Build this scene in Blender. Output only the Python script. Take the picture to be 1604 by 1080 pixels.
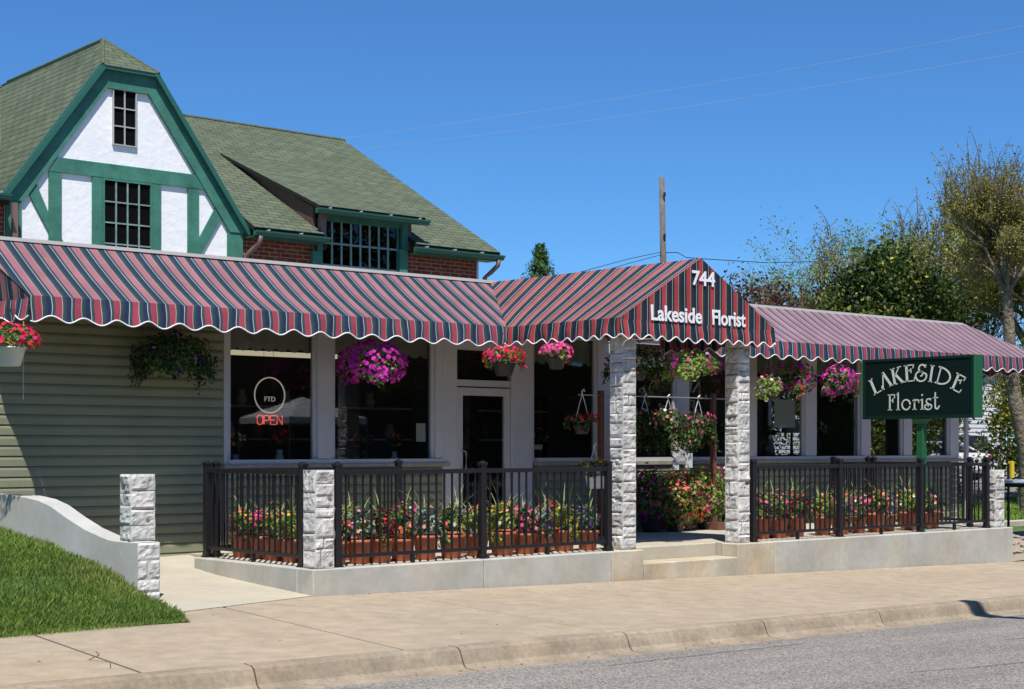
import bpy, math, random
import numpy as np
from mathutils import Vector, Matrix, noise
R = math.radians
random.seed(7)
rng = np.random.default_rng(7)
for o in list(bpy.data.objects): bpy.data.objects.remove(o)
scene = bpy.context.scene
col = scene.collection

# ------------------------------------------------------------------ camera
cam_d = bpy.data.cameras.new('camera')
cam = bpy.data.objects.new('camera', cam_d); col.objects.link(cam)
cam.location = (-9.31, -13.96, 1.30)
cam.rotation_euler = (R(90), 0, -math.atan2(.6547, .7559))
cam_d.sensor_width = 36; cam_d.lens = 36*2470/1604
cam_d.shift_y = 160/1604
cam_d.clip_start = .05; cam_d.clip_end = 2000
scene.camera = cam

# ------------------------------------------------------------------ light
SUN = Vector((.80, 1.10, -2.57)).normalized()
world = bpy.data.worlds.new('World'); scene.world = world
world.use_nodes = True
wn, wl = world.node_tree.nodes, world.node_tree.links
bg = wn['Background']
sky = wn.new('ShaderNodeTexSky'); sky.sky_type = 'NISHITA'; sky.sun_disc = False
sky.sun_elevation = R(62); sky.sun_rotation = math.atan2(-.8, -1.1)
sky.altitude = 1200; sky.air_density = 1.0; sky.dust_density = 0.0; sky.ozone_density = 6.0
hs = wn.new('ShaderNodeHueSaturation'); hs.inputs['Saturation'].default_value = 1.0
hs.inputs['Value'].default_value = 1.0
tint = wn.new('ShaderNodeMix'); tint.data_type = 'RGBA'; tint.blend_type = 'MULTIPLY'; tint.inputs['Factor'].default_value = 1
tint.inputs['B'].default_value = (.44, .76, 1.02, 1)
wl.new(sky.outputs[0], tint.inputs['A']); wl.new(tint.outputs['Result'], hs.inputs['Color']); wl.new(hs.outputs[0], bg.inputs['Color'])
bg.inputs['Strength'].default_value = 0.11
sl = bpy.data.lights.new('sun', 'SUN'); sl.energy = 5.0; sl.angle = R(.53); sl.color = (1, .955, .89)
sun = bpy.data.objects.new('sun', sl); col.objects.link(sun)
sun.rotation_euler = SUN.to_track_quat('-Z', 'Y').to_euler()
sun.location = (-10, -15, 40)
vs = scene.view_settings
vs.view_transform = 'Standard'; vs.look = 'None'; vs.exposure = 0.25; vs.gamma = 1
try: vs.use_curve_mapping = False
except Exception: pass

# ------------------------------------------------------------------ materials
def mat(name, color, rough=.7, spec=.5, metal=0, noise_s=None, noise_a=.15, bump=None, bump_s=None, bump_d=.01,
        color2=None, coord='world', transl=0, emit=None, coat=0, detail=6):
    m = bpy.data.materials.new(name); m.use_nodes = True
    n, l = m.node_tree.nodes, m.node_tree.links
    b = n['Principled BSDF']
    b.inputs['Base Color'].default_value = (*color, 1); b.inputs['Roughness'].default_value = rough
    b.inputs['Metallic'].default_value = metal; b.inputs['Specular IOR Level'].default_value = spec
    if coat: b.inputs['Coat Weight'].default_value = coat
    if emit:
        b.inputs['Emission Color'].default_value = (*emit[0], 1); b.inputs['Emission Strength'].default_value = emit[1]
    if noise_s or bump_s:
        if coord == 'world':
            g = n.new('ShaderNodeNewGeometry'); vec = g.outputs['Position']
        else:
            g = n.new('ShaderNodeTexCoord'); vec = g.outputs['Object']
    if noise_s:
        t = n.new('ShaderNodeTexNoise'); t.inputs['Scale'].default_value = noise_s; t.inputs['Detail'].default_value = detail
        t.inputs['Roughness'].default_value = .65
        l.new(vec, t.inputs['Vector'])
        r = n.new('ShaderNodeValToRGB'); r.color_ramp.elements[0].position = .3; r.color_ramp.elements[1].position = .7
        c1 = tuple(max(0, c*(1-noise_a)) for c in color); c2 = color2 or tuple(min(1, c*(1+noise_a)) for c in color)
        r.color_ramp.elements[0].color = (*c1, 1); r.color_ramp.elements[1].color = (*c2, 1)
        l.new(t.outputs['Fac'], r.inputs['Fac']); l.new(r.outputs[0], b.inputs['Base Color'])
    if bump_s:
        t2 = n.new('ShaderNodeTexNoise'); t2.inputs['Scale'].default_value = bump_s; t2.inputs['Detail'].default_value = 5
        l.new(vec, t2.inputs['Vector'])
        bp = n.new('ShaderNodeBump'); bp.inputs['Strength'].default_value = bump or .5; bp.inputs['Distance'].default_value = bump_d
        l.new(t2.outputs['Fac'], bp.inputs['Height']); l.new(bp.outputs[0], b.inputs['Normal'])
    if transl:
        out = n['Material Output']; tr = n.new('ShaderNodeBsdfTranslucent'); tr.inputs['Color'].default_value = (*[min(1, c*1.6) for c in color], 1)
        mx = n.new('ShaderNodeMixShader'); mx.inputs[0].default_value = transl
        l.new(b.outputs[0], mx.inputs[1]); l.new(tr.outputs[0], mx.inputs[2]); l.new(mx.outputs[0], out.inputs['Surface'])
    return m

def concrete(name, base, warm=0, speck=.12, stain=.18, sc=1.3, fine=260):
    """cast concrete: large stains, medium mottling, fine aggregate speckle, small bump"""
    m = bpy.data.materials.new(name); m.use_nodes = True
    n, l = m.node_tree.nodes, m.node_tree.links; b = n['Principled BSDF']
    g = n.new('ShaderNodeNewGeometry')
    def nz(s, det, lo, hi, a, c, rough=.6):
        t = n.new('ShaderNodeTexNoise'); t.inputs['Scale'].default_value = s; t.inputs['Detail'].default_value = det
        t.inputs['Roughness'].default_value = rough
        l.new(g.outputs['Position'], t.inputs['Vector'])
        r = n.new('ShaderNodeMapRange'); r.inputs['From Min'].default_value = lo; r.inputs['From Max'].default_value = hi
        r.inputs['To Min'].default_value = a; r.inputs['To Max'].default_value = c
        l.new(t.outputs['Fac'], r.inputs['Value']); return r.outputs[0], t
    a1, t1 = nz(sc, 8, .3, .7, 1-stain, 1+stain*.6)
    a2, _ = nz(sc*9, 5, .3, .7, 1-speck*.8, 1+speck*.8)
    a3, t3 = nz(fine, 2, .25, .75, 1-speck*1.6, 1+speck*1.6)
    m1 = n.new('ShaderNodeMath'); m1.operation = 'MULTIPLY'; l.new(a1, m1.inputs[0]); l.new(a2, m1.inputs[1])
    m2 = n.new('ShaderNodeMath'); m2.operation = 'MULTIPLY'; l.new(m1.outputs[0], m2.inputs[0]); l.new(a3, m2.inputs[1])
    mx = n.new('ShaderNodeMix'); mx.data_type = 'RGBA'; mx.inputs['A'].default_value = (*base, 1)
    w = (base[0]*1.02, base[1]*.9, base[2]*.74)
    mx.inputs['B'].default_value = (*w, 1)
    f, _ = nz(sc*.6+.3, 4, .45, .65, 0, warm); l.new(f, mx.inputs['Factor'])
    vm = n.new('ShaderNodeVectorMath'); vm.operation = 'SCALE'; l.new(mx.outputs['Result'], vm.inputs[0]); l.new(m2.outputs[0], vm.inputs['Scale'])
    l.new(vm.outputs[0], b.inputs['Base Color'])
    b.inputs['Roughness'].default_value = .9; b.inputs['Specular IOR Level'].default_value = .25
    bp = n.new('ShaderNodeBump'); bp.inputs['Strength'].default_value = .35; bp.inputs['Distance'].default_value = .004
    l.new(t3.outputs['Fac'], bp.inputs['Height']); l.new(bp.outputs[0], b.inputs['Normal'])
    return m

def stripes(name, cols, rough=.75, transl=.0, stops=(0, .036, .15, .18, .51, .55, .66, .77)):
    """woven awning stripes; u of the UV map is metres along the eave"""
    m = bpy.data.materials.new(name); m.use_nodes = True
    n, l = m.node_tree.nodes, m.node_tree.links; b = n['Principled BSDF']
    uv = n.new('ShaderNodeUVMap'); uv.uv_map = 'UVMap'
    sp = n.new('ShaderNodeSeparateXYZ'); l.new(uv.outputs[0], sp.inputs[0])
    d = n.new('ShaderNodeMath'); d.operation = 'DIVIDE'; d.inputs[1].default_value = .228; l.new(sp.outputs[0], d.inputs[0])
    f = n.new('ShaderNodeMath'); f.operation = 'FRACT'; l.new(d.outputs[0], f.inputs[0])
    r = n.new('ShaderNodeValToRGB'); r.color_ramp.interpolation = 'CONSTANT'
    white, grn, pink, cream, navy = cols
    mid = tuple((a+c)/2 for a, c in zip(grn, navy))
    cc = [white, grn, mid, pink, cream, grn, mid, navy]
    els = r.color_ramp.elements
    while len(els) < len(stops): els.new(.5)
    for e, s, c in zip(els, stops, cc): e.position = s; e.color = (*c, 1)
    l.new(f.outputs[0], r.inputs['Fac'])
    g = n.new('ShaderNodeNewGeometry')
    t = n.new('ShaderNodeTexNoise'); t.inputs['Scale'].default_value = 2.2; t.inputs['Detail'].default_value = 7
    l.new(g.outputs['Position'], t.inputs['Vector'])
    mr = n.new('ShaderNodeMapRange'); mr.inputs['From Min'].default_value = .3; mr.inputs['From Max'].default_value = .7
    mr.inputs['To Min'].default_value = .82; mr.inputs['To Max'].default_value = 1.15; l.new(t.outputs['Fac'], mr.inputs['Value'])
    vm = n.new('ShaderNodeVectorMath'); vm.operation = 'SCALE'; l.new(r.outputs[0], vm.inputs[0]); l.new(mr.outputs[0], vm.inputs['Scale'])
    l.new(vm.outputs[0], b.inputs['Base Color']); b.inputs['Roughness'].default_value = rough
    b.inputs['Specular IOR Level'].default_value = .3
    t2 = n.new('ShaderNodeTexNoise'); t2.inputs['Scale'].default_value = 6; t2.inputs['Detail'].default_value = 3
    l.new(g.outputs['Position'], t2.inputs['Vector'])
    bp = n.new('ShaderNodeBump'); bp.inputs['Strength'].default_value = .4; bp.inputs['Distance'].default_value = .02
    l.new(t2.outputs['Fac'], bp.inputs['Height']); l.new(bp.outputs[0], b.inputs['Normal'])
    if transl:
        out = n['Material Output']; tr = n.new('ShaderNodeBsdfTranslucent'); l.new(vm.outputs[0], tr.inputs['Color'])
        mx = n.new('ShaderNodeMixShader'); mx.inputs[0].default_value = transl
        l.new(b.outputs[0], mx.inputs[1]); l.new(tr.outputs[0], mx.inputs[2]); l.new(mx.outputs[0], out.inputs['Surface'])
    return m

def brickmat(name, c1, c2, mortar, bw, bh, ms, uvmap=True, bump=.6, offset=.5, noise_amt=.25, bias=0.0):
    m = bpy.data.materials.new(name); m.use_nodes = True
    n, l = m.node_tree.nodes, m.node_tree.links; b = n['Principled BSDF']
    if uvmap:
        u = n.new('ShaderNodeUVMap'); u.uv_map = 'UVMap'; vec = u.outputs[0]
    t = n.new('ShaderNodeTexBrick'); l.new(vec, t.inputs['Vector'])
    t.inputs['Scale'].default_value = 1; t.inputs['Brick Width'].default_value = bw; t.inputs['Row Height'].default_value = bh
    t.inputs['Mortar Size'].default_value = ms; t.inputs['Mortar Smooth'].default_value = .1; t.inputs['Bias'].default_value = bias
    t.offset = offset
    t.inputs['Color1'].default_value = (*c1, 1); t.inputs['Color2'].default_value = (*c2, 1); t.inputs['Mortar'].default_value = (*mortar, 1)
    g = n.new('ShaderNodeNewGeometry')
    t1 = n.new('ShaderNodeTexNoise'); t1.inputs['Scale'].default_value = 3.5; t1.inputs['Detail'].default_value = 9; t1.inputs['Roughness'].default_value = .75
    l.new(g.outputs['Position'], t1.inputs['Vector'])
    mr = n.new('ShaderNodeMapRange'); mr.inputs['From Min'].default_value = .3; mr.inputs['From Max'].default_value = .7
    mr.inputs['To Min'].default_value = 1-noise_amt; mr.inputs['To Max'].default_value = 1+noise_amt; l.new(t1.outputs['Fac'], mr.inputs['Value'])
    t3 = n.new('ShaderNodeTexNoise'); t3.inputs['Scale'].default_value = 60; l.new(g.outputs['Position'], t3.inputs['Vector'])
    mr3 = n.new('ShaderNodeMapRange'); mr3.inputs['From Min'].default_value = .3; mr3.inputs['From Max'].default_value = .7
    mr3.inputs['To Min'].default_value = .8; mr3.inputs['To Max'].default_value = 1.2; l.new(t3.outputs['Fac'], mr3.inputs['Value'])
    mm = n.new('ShaderNodeMath'); mm.operation = 'MULTIPLY'; l.new(mr.outputs[0], mm.inputs[0]); l.new(mr3.outputs[0], mm.inputs[1])
    vm = n.new('ShaderNodeVectorMath'); vm.operation = 'SCALE'; l.new(t.outputs['Color'], vm.inputs[0]); l.new(mm.outputs[0], vm.inputs['Scale'])
    l.new(vm.outputs[0], b.inputs['Base Color']); b.inputs['Roughness'].default_value = .9; b.inputs['Specular IOR Level'].default_value = .2
    inv = n.new('ShaderNodeMath'); inv.operation = 'SUBTRACT'; inv.inputs[0].default_value = 1; l.new(t.outputs['Fac'], inv.inputs[1])
    bp = n.new('ShaderNodeBump'); bp.inputs['Strength'].default_value = bump; bp.inputs['Distance'].default_value = .01
    l.new(inv.outputs[0], bp.inputs['Height']); l.new(bp.outputs[0], b.inputs['Normal'])
    return m

def glassmat(name, tint=.7, boost=1.0):
    m = bpy.data.materials.new(name); m.use_nodes = True
    n, l = m.node_tree.nodes, m.node_tree.links; n.remove(n['Principled BSDF'])
    out = n['Material Output']
    tr = n.new('ShaderNodeBsdfTransparent'); tr.inputs[0].default_value = (tint, tint*1.02, tint, 1)
    gl = n.new('ShaderNodeBsdfGlossy'); gl.inputs['Roughness'].default_value = .012; gl.inputs['Color'].default_value = (boost, boost, boost, 1)
    fr = n.new('ShaderNodeFresnel'); g = n.new('ShaderNodeNewGeometry')
    bf = n.new('ShaderNodeMath'); bf.operation = 'MULTIPLY_ADD'; bf.inputs[1].default_value = 1/1.5-1.5; bf.inputs[2].default_value = 1.5
    l.new(g.outputs['Backfacing'], bf.inputs[0]); l.new(bf.outputs[0], fr.inputs['IOR'])
    t = n.new('ShaderNodeTexNoise'); t.inputs['Scale'].default_value = 1.7; l.new(g.outputs['Position'], t.inputs['Vector'])
    bp = n.new('ShaderNodeBump'); bp.inputs['Strength'].default_value = .03; bp.inputs['Distance'].default_value = .01
    l.new(t.outputs['Fac'], bp.inputs['Height']); l.new(bp.outputs[0], gl.inputs['Normal'])
    mx = n.new('ShaderNodeMixShader'); l.new(fr.outputs[0], mx.inputs[0]); l.new(tr.outputs[0], mx.inputs[1]); l.new(gl.outputs[0], mx.inputs[2])
    l.new(mx.outputs[0], out.inputs['Surface'])
    return m

def asphaltmat():
    m = bpy.data.materials.new('asphalt'); m.use_nodes = True
    n, l = m.node_tree.nodes, m.node_tree.links; b = n['Principled BSDF']
    g = n.new('ShaderNodeNewGeometry')
    v = n.new('ShaderNodeTexVoronoi'); v.inputs['Scale'].default_value = 75; l.new(g.outputs['Position'], v.inputs['Vector'])
    r = n.new('ShaderNodeValToRGB'); r.color_ramp.elements[0].position = .15; r.color_ramp.elements[1].position = .95
    r.color_ramp.elements[0].color = (.13, .12, .108, 1); r.color_ramp.elements[1].color = (.37, .335, .29, 1)
    sp = n.new('ShaderNodeSeparateColor'); l.new(v.outputs['Color'], sp.inputs[0]); l.new(sp.outputs[0], r.inputs['Fac'])
    t = n.new('ShaderNodeTexNoise'); t.inputs['Scale'].default_value = 1.0; t.inputs['Detail'].default_value = 8; mp_ = n.new('ShaderNodeMapping'); mp_.inputs['Scale'].default_value = (.25, 1.6, 1); l.new(g.outputs['Position'], mp_.inputs['Vector']); l.new(mp_.outputs[0], t.inputs['Vector'])
    mr = n.new('ShaderNodeMapRange'); mr.inputs['From Min'].default_value = .3; mr.inputs['From Max'].default_value = .7
    mr.inputs['To Min'].default_value = .8; mr.inputs['To Max'].default_value = 1.15; l.new(t.outputs['Fac'], mr.inputs['Value'])
    vm = n.new('ShaderNodeVectorMath'); vm.operation = 'SCALE'; l.new(r.outputs[0], vm.inputs[0]); l.new(mr.outputs[0], vm.inputs['Scale'])
    l.new(vm.outputs[0], b.inputs['Base Color']); b.inputs['Roughness'].default_value = .95; b.inputs['Specular IOR Level'].default_value = .2
    bp = n.new('ShaderNodeBump'); bp.inputs['Strength'].default_value = .7; bp.inputs['Distance'].default_value = .006
    l.new(v.outputs['Distance'], bp.inputs['Height']); l.new(bp.outputs[0], b.inputs['Normal'])
    return m

M = {}
M['walk'] = concrete('tan concrete', (.372, .304, .218), warm=.25, stain=.09, speck=.17, sc=.5, fine=140)
M['curb'] = concrete('kerb concrete', (.315, .26, .19), warm=.35, stain=.28, speck=.2, sc=2.2)
M['path'] = concrete('pale concrete', (.46, .42, .33), warm=.3, stain=.12, speck=.06)
M['terr'] = concrete('grey concrete', (.45, .445, .40), warm=.5, stain=.24, speck=.09, sc=1.1)
M['terrw'] = concrete('stained warm concrete', (.50, .45, .35), warm=.9, stain=.30, speck=.09, sc=1.8)
M['wallc'] = concrete('retaining wall concrete', (.46, .46, .43), warm=.25, stain=.14, speck=.07)
M['joint'] = mat('joint dirt', (.09, .075, .055), .95)
M['asphalt'] = asphaltmat()
M['soil'] = mat('soil', (.035, .022, .013), 1, noise_s=30, noise_a=.4)
M['ground'] = mat('ground grass', (.07, .12, .025), 1, noise_s=4, noise_a=.5, bump_s=40, bump_d=.03)
M['lot'] = mat('lot paving', (.20, .19, .175), 1, noise_s=2, noise_a=.2, bump_s=90)
M['gravel'] = mat('gravel', (.36, .30, .23), 1, noise_s=25, noise_a=.5, bump_s=22, bump=.9, bump_d=.05)
M['stone'] = mat('rock faced stone', (.53, .52, .49), .85, .3, noise_s=4.5, noise_a=.38, bump_s=45, bump=.5, bump_d=.004)
M['mortar'] = mat('mortar', (.17, .165, .155), .95, noise_s=20)
M['siding'] = mat('sage siding', (.225, .235, .150), .6, .35, noise_s=1.2, noise_a=.12)
M['white'] = mat('white trim', (.50, .49, .50), .5, .4, noise_s=3, noise_a=.05)
M['cream'] = mat('taupe panel', (.36, .32, .27), .6)
M['ledge'] = mat('stone ledge', (.28, .255, .21), .85, noise_s=8, noise_a=.25)
M['black'] = mat('black aluminium', (.010, .010, .012), .42, .5)
M['stucco'] = mat('white stucco', (.90, .90, .89), .9, .2, noise_s=2, noise_a=.05, bump_s=8, bump=.45, bump_d=.02)
M['green'] = mat('green timber', (.055, .195, .140), .65, .3, noise_s=3.2, noise_a=.30, bump_s=14, bump=.3)
M['gutter'] = mat('green gutter', (.030, .125, .092), .35, .5)
M['shingle'] = brickmat('green shingles', (.088, .108, .068), (.120, .142, .092), (.040, .052, .034), .30, .135, .010, bump=.6, noise_amt=.20)
M['ridge'] = mat('ridge cap', (.085, .105, .055), .95, noise_s=9, noise_a=.3)
M['brick'] = brickmat('red brick', (.26, .062, .035), (.17, .038, .024), (.33, .24, .17), .215, .0677, .0085, bump=.8, noise_amt=.35)
M['brown'] = mat('brown metal', (.115, .060, .045), .55, noise_s=5, noise_a=.3)
M['down'] = mat('downspout', (.20, .125, .10), .5)
M['dark'] = mat('shade black', (.008, .008, .008), .9)  # near-black that paints shade into window openings and roof edges
M['glass'] = glassmat('shop glass', .80)
M['glassup'] = glassmat('old glass', .35)
M['mullion'] = mat('mullion paint', (.20, .30, .27), .6, noise_s=8, noise_a=.3)
M['mullionw'] = mat('pale mullion', (.42, .44, .43), .6)
M['aw_slope'] = stripes('awning slope', ((.28, .34, .37), (.024, .055, .060), (.285, .115, .135), (.30, .23, .21), (.014, .025, .046)), stops=(0, .040, .14, .17, .55, .59, .69, .78))  # faded slope fabric, with glancing sun sheen also put into the stripes
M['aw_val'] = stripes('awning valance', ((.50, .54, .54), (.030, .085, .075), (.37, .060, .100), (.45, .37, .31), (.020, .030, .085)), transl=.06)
M['aw_porch'] = stripes('porch awning slope', ((.42, .45, .42), (.018, .042, .050), (.31, .088, .082), (.34, .24, .20), (.014, .020, .042)), stops=(0, .04, .14, .17, .54, .58, .68, .78))  # porch slope: sun-washed look put into duller stripes than the front
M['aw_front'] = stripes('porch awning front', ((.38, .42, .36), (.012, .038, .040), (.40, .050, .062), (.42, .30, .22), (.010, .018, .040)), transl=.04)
M['aw_right'] = stripes('right awning slope', ((.42, .39, .43), (.065, .050, .070), (.30, .165, .185), (.34, .26, .27), (.045, .035, .058)), stops=(0, .07, .15, .18, .62, .68, .74, .82))  # paler still: the glossy lit look of this slope is in the colours
M['trimw'] = mat('white piping', (.82, .82, .82), .6)
M['letter'] = mat('white lettering', (.85, .86, .88), .5)
M['signface'] = mat('sign face', (.002, .012, .009), .6, .15, noise_s=2, noise_a=.1)
M['signframe'] = mat('sign frame', (.016, .11, .045), .5, .3)
M['signrim'] = mat('sign rim', (.003, .024, .017), .55, .2)  # frame front: its shade painted as a darker green than the ends
M['signletter'] = mat('sign lettering', (.60, .65, .56), .5)
M['terra'] = mat('terracotta plastic', (.42, .115, .052), .55, .4, noise_s=6, noise_a=.15)
M['whitepot'] = mat('white plastic', (.62, .63, .65), .4)
M['blackpot'] = mat('black plastic', (.02, .02, .02), .5)
M['cedar'] = mat('brown post', (.15, .06, .035), .8, noise_s=7, noise_a=.3)
M['metal'] = mat('grey metal', (.4, .4, .42), .35, .5, metal=.6)
M['creamtrim'] = mat('cream flashing', (.58, .56, .52), .6)
M['blind'] = mat('pale blue blind', (.55, .68, .85), .8)
M['lace'] = mat('lace', (.42, .43, .38), .9, transl=.3)
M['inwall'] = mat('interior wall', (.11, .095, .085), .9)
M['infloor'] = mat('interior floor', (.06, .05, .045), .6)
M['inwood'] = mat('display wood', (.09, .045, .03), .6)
M['tube'] = mat('fluorescent', (.9, .85, .7), .5, emit=((1, .88, .62), .55))
M['neonred'] = mat('neon red', (.9, .1, .05), .4, emit=((1, .10, .07), .95))
M['neonring'] = mat('neon ring', (.8, .75, .65), .4, emit=((.75, .70, .60), .38))
M['paper'] = mat('paper', (.55, .58, .55), .8)
M['bark'] = mat('bark', (.20, .165, .115), .95, .2, noise_s=4, noise_a=.45, bump_s=9, bump=1, bump_d=.08)
M['barkd'] = mat('dark bark', (.11, .088, .065), .95, .2, noise_s=4, noise_a=.4, bump_s=14, bump=1, bump_d=.04)
M['polewood'] = mat('weathered pole', (.13, .112, .10), .9, noise_s=3, noise_a=.35)
M['wire'] = mat('cable', (.02, .02, .022), .7)
M['whitewire'] = mat('pale cord', (.42, .40, .34), .7)
def leafm(name, c): return mat(name, c, .6, .3, transl=.25)
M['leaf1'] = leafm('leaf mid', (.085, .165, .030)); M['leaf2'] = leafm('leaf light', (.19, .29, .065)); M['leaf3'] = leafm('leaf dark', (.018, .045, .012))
M['leafsilver'] = leafm('leaf silver', (.32, .38, .33)); M['leafchart'] = leafm('leaf chartreuse', (.27, .33, .06))
M['leafred'] = leafm('leaf bronze', (.13, .045, .025)); M['blade'] = leafm('grass blade', (.27, .34, .14))
for k, c in dict(pink=(.78, .10, .30), red=(.62, .025, .045), coral=(.78, .14, .09), salmon=(.80, .32, .24), magenta=(.42, .022, .30),
                 hotpink=(.72, .035, .22), white=(.78, .76, .74), violet=(.20, .05, .42), lilac=(.52, .28, .68), yellow=(.70, .42, .03), crimson=(.22, .006, .035),
                 fuchsia=(.55, .02, .36), deep=(.03, .006, .035)).items():
    M['f_'+k] = mat('petal '+k, c, .6, .2, transl=.22)
for k, c in dict(g1=(.14, .23, .035), g2=(.22, .34, .06), g3=(.075, .14, .022), g4=(.30, .31, .09)).items():
    M['grass_'+k] = mat('grass '+k, c, .7, .3, transl=.3)
# distant foliage
for k, c in dict(olive=(.27, .26, .06), olived=(.16, .16, .045), yel=(.42, .43, .06), dk=(.028, .052, .014), md=(.075, .13, .03), air=(.18, .27, .07),
                 purp=(.085, .035, .035), purpb=(.13, .075, .05), ev=(.06, .14, .045), bud=(.24, .17, .10)).items():
    M['t_'+k] = mat('tree '+k, c, .7, .25, transl=.25)

# ------------------------------------------------------------------ object helpers
class MB:
    def __init__(s): s.v, s.f, s.m, s.uv = [], [], [], []
    def face(s, pts, mi=0, uv=None):
        i = len(s.v); s.v += [tuple(p) for p in pts]; s.f.append(tuple(range(i, i+len(pts)))); s.m.append(mi)
        s.uv.append(uv if uv else [(0, 0)]*len(pts))
    def mesh(s, vs, fs, mi=0, uvs=None):
        i = len(s.v); s.v += [tuple(p) for p in vs]
        for k, f in enumerate(fs):
            s.f.append(tuple(i+j for j in f)); s.m.append(mi)
            s.uv.append([uvs[j] for j in f] if uvs else [(0, 0)]*len(f))
    def box(s, a, b, mi=0, bev=0):
        x0, x1 = sorted((a[0], b[0])); y0, y1 = sorted((a[1], b[1])); z0, z1 = sorted((a[2], b[2]))
        if bev:
            c = bev
            rings = [(z0, c), (z0+c, 0), (z1-c, 0), (z1, c)]
            vs = []
            for z, k in rings:
                # octagonal ring
                vs += [(x0+c+k*.0, y0+k, z), (x1-c, y0+k, z), (x1-k, y0+c, z), (x1-k, y1-c, z), (x1-c, y1-k, z), (x0+c, y1-k, z), (x0+k, y1-c, z), (x0+k, y0+c, z)]
            fs = [tuple(range(7, -1, -1)), tuple(range(24, 32))]
            for r in range(3):
                for k in range(8):
                    fs.append((r*8+k, r*8+(k+1) % 8, (r+1)*8+(k+1) % 8, (r+1)*8+k))
            s.mesh(vs, fs, mi); return
        vs = [(x0, y0, z0), (x1, y0, z0), (x1, y1, z0), (x0, y1, z0), (x0, y0, z1), (x1, y0, z1), (x1, y1, z1), (x0, y1, z1)]
        fs = [(3, 2, 1, 0), (4, 5, 6, 7), (0, 1, 5, 4), (1, 2, 6, 5), (2, 3, 7, 6), (3, 0, 4, 7)]
        i = len(s.v); s.v += vs
        for f in fs:
            s.f.append(tuple(i+j for j in f)); s.m.append(mi)
            pts = [vs[j] for j in f]
            nx = max(p[0] for p in pts)-min(p[0] for p in pts) < 1e-9; nz = max(p[2] for p in pts)-min(p[2] for p in pts) < 1e-9
            s.uv.append([(p[1], p[2]) if nx else ((p[0], p[1]) if nz else (p[0], p[2])) for p in pts])
    def poly(s, pts, off, mi=0):
        """extrude a planar polygon by vector off"""
        n = len(pts); a = [Vector(p) for p in pts]; b = [p+Vector(off) for p in a]
        def uv(p): return (p[0], p[2])
        s.mesh(a+b, [tuple(range(n)), tuple(range(2*n-1, n-1, -1))]+[(i, n+i, n+(i+1) % n, (i+1) % n) for i in range(n)], mi, [uv(p) for p in a+b])
    def tube(s, pts, r, n=6, mi=0, cap=True):
        pts = [Vector(p) for p in pts]; k = len(pts)
        rr = r if isinstance(r, (list, tuple)) else [r]*k
        d0 = (pts[1]-pts[0]).normalized(); up = Vector((0, 0, 1)) if abs(d0.z) < .9 else Vector((1, 0, 0))
        vs = []
        for i, p in enumerate(pts):
            d = (pts[min(i+1, k-1)]-pts[max(i-1, 0)])
            d = d.normalized() if d.length > 1e-9 else d0
            x = d.cross(up)
            if x.length < 1e-3: x = d.cross(Vector((0, 1, 0)))
            x.normalize(); y = x.cross(d)
            for j in range(n):
                a = 2*math.pi*j/n; vs.append(p+(x*math.cos(a)+y*math.sin(a))*rr[i])
        fs = [(i*n+j, i*n+(j+1) % n, (i+1)*n+(j+1) % n, (i+1)*n+j) for i in range(k-1) for j in range(n)]
        if cap: fs += [tuple(range(n-1, -1, -1)), tuple((k-1)*n+j for j in range(n))]
        s.mesh(vs, fs, mi)
    def lathe(s, c, prof, n=20, mi=0, sq=0):
        vs = []
        for r, z in prof:
            for j in range(n):
                a = 2*math.pi*(j+.5)/n; q = 1
                if sq: q = 1/max(abs(math.cos(a)), abs(math.sin(a)))*sq+(1-sq)
                vs.append((c[0]+r*q*math.cos(a), c[1]+r*q*math.sin(a), c[2]+z))
        k = len(prof)
        fs = [(i*n+j, i*n+(j+1) % n, (i+1)*n+(j+1) % n, (i+1)*n+j) for i in range(k-1) for j in range(n)]
        fs += [tuple(range(n-1, -1, -1)), tuple((k-1)*n+j for j in range(n))]
        s.mesh(vs, fs, mi)

def wloc(o):
    v = Vector((0, 0, 0))
    while o: v = v+o.location; o = o.parent
    return v

def obj(name, mb, mats, parent=None, smooth=False, label=None):
    """one mesh object; mb is in world coordinates (or the parent's when local)"""
    if not isinstance(mats, (list, tuple)): mats = [mats]
    off = wloc(parent) if parent else Vector((0, 0, 0))
    me = bpy.data.meshes.new(name)
    me.from_pydata([(v[0]-off.x, v[1]-off.y, v[2]-off.z) for v in mb.v], [], mb.f)
    for m in mats: me.materials.append(M[m])
    me.polygons.foreach_set('material_index', mb.m)
    uvl = me.uv_layers.new(name='UVMap'); flat = [c for f in mb.uv for p in f for c in p]
    uvl.data.foreach_set('uv', flat)
    if smooth: me.polygons.foreach_set('use_smooth', [True]*len(me.polygons))
    me.update()
    o = bpy.data.objects.new(name, me); col.objects.link(o)
    if parent: o.parent = parent
    if label: o['label'] = label
    return o

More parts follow.
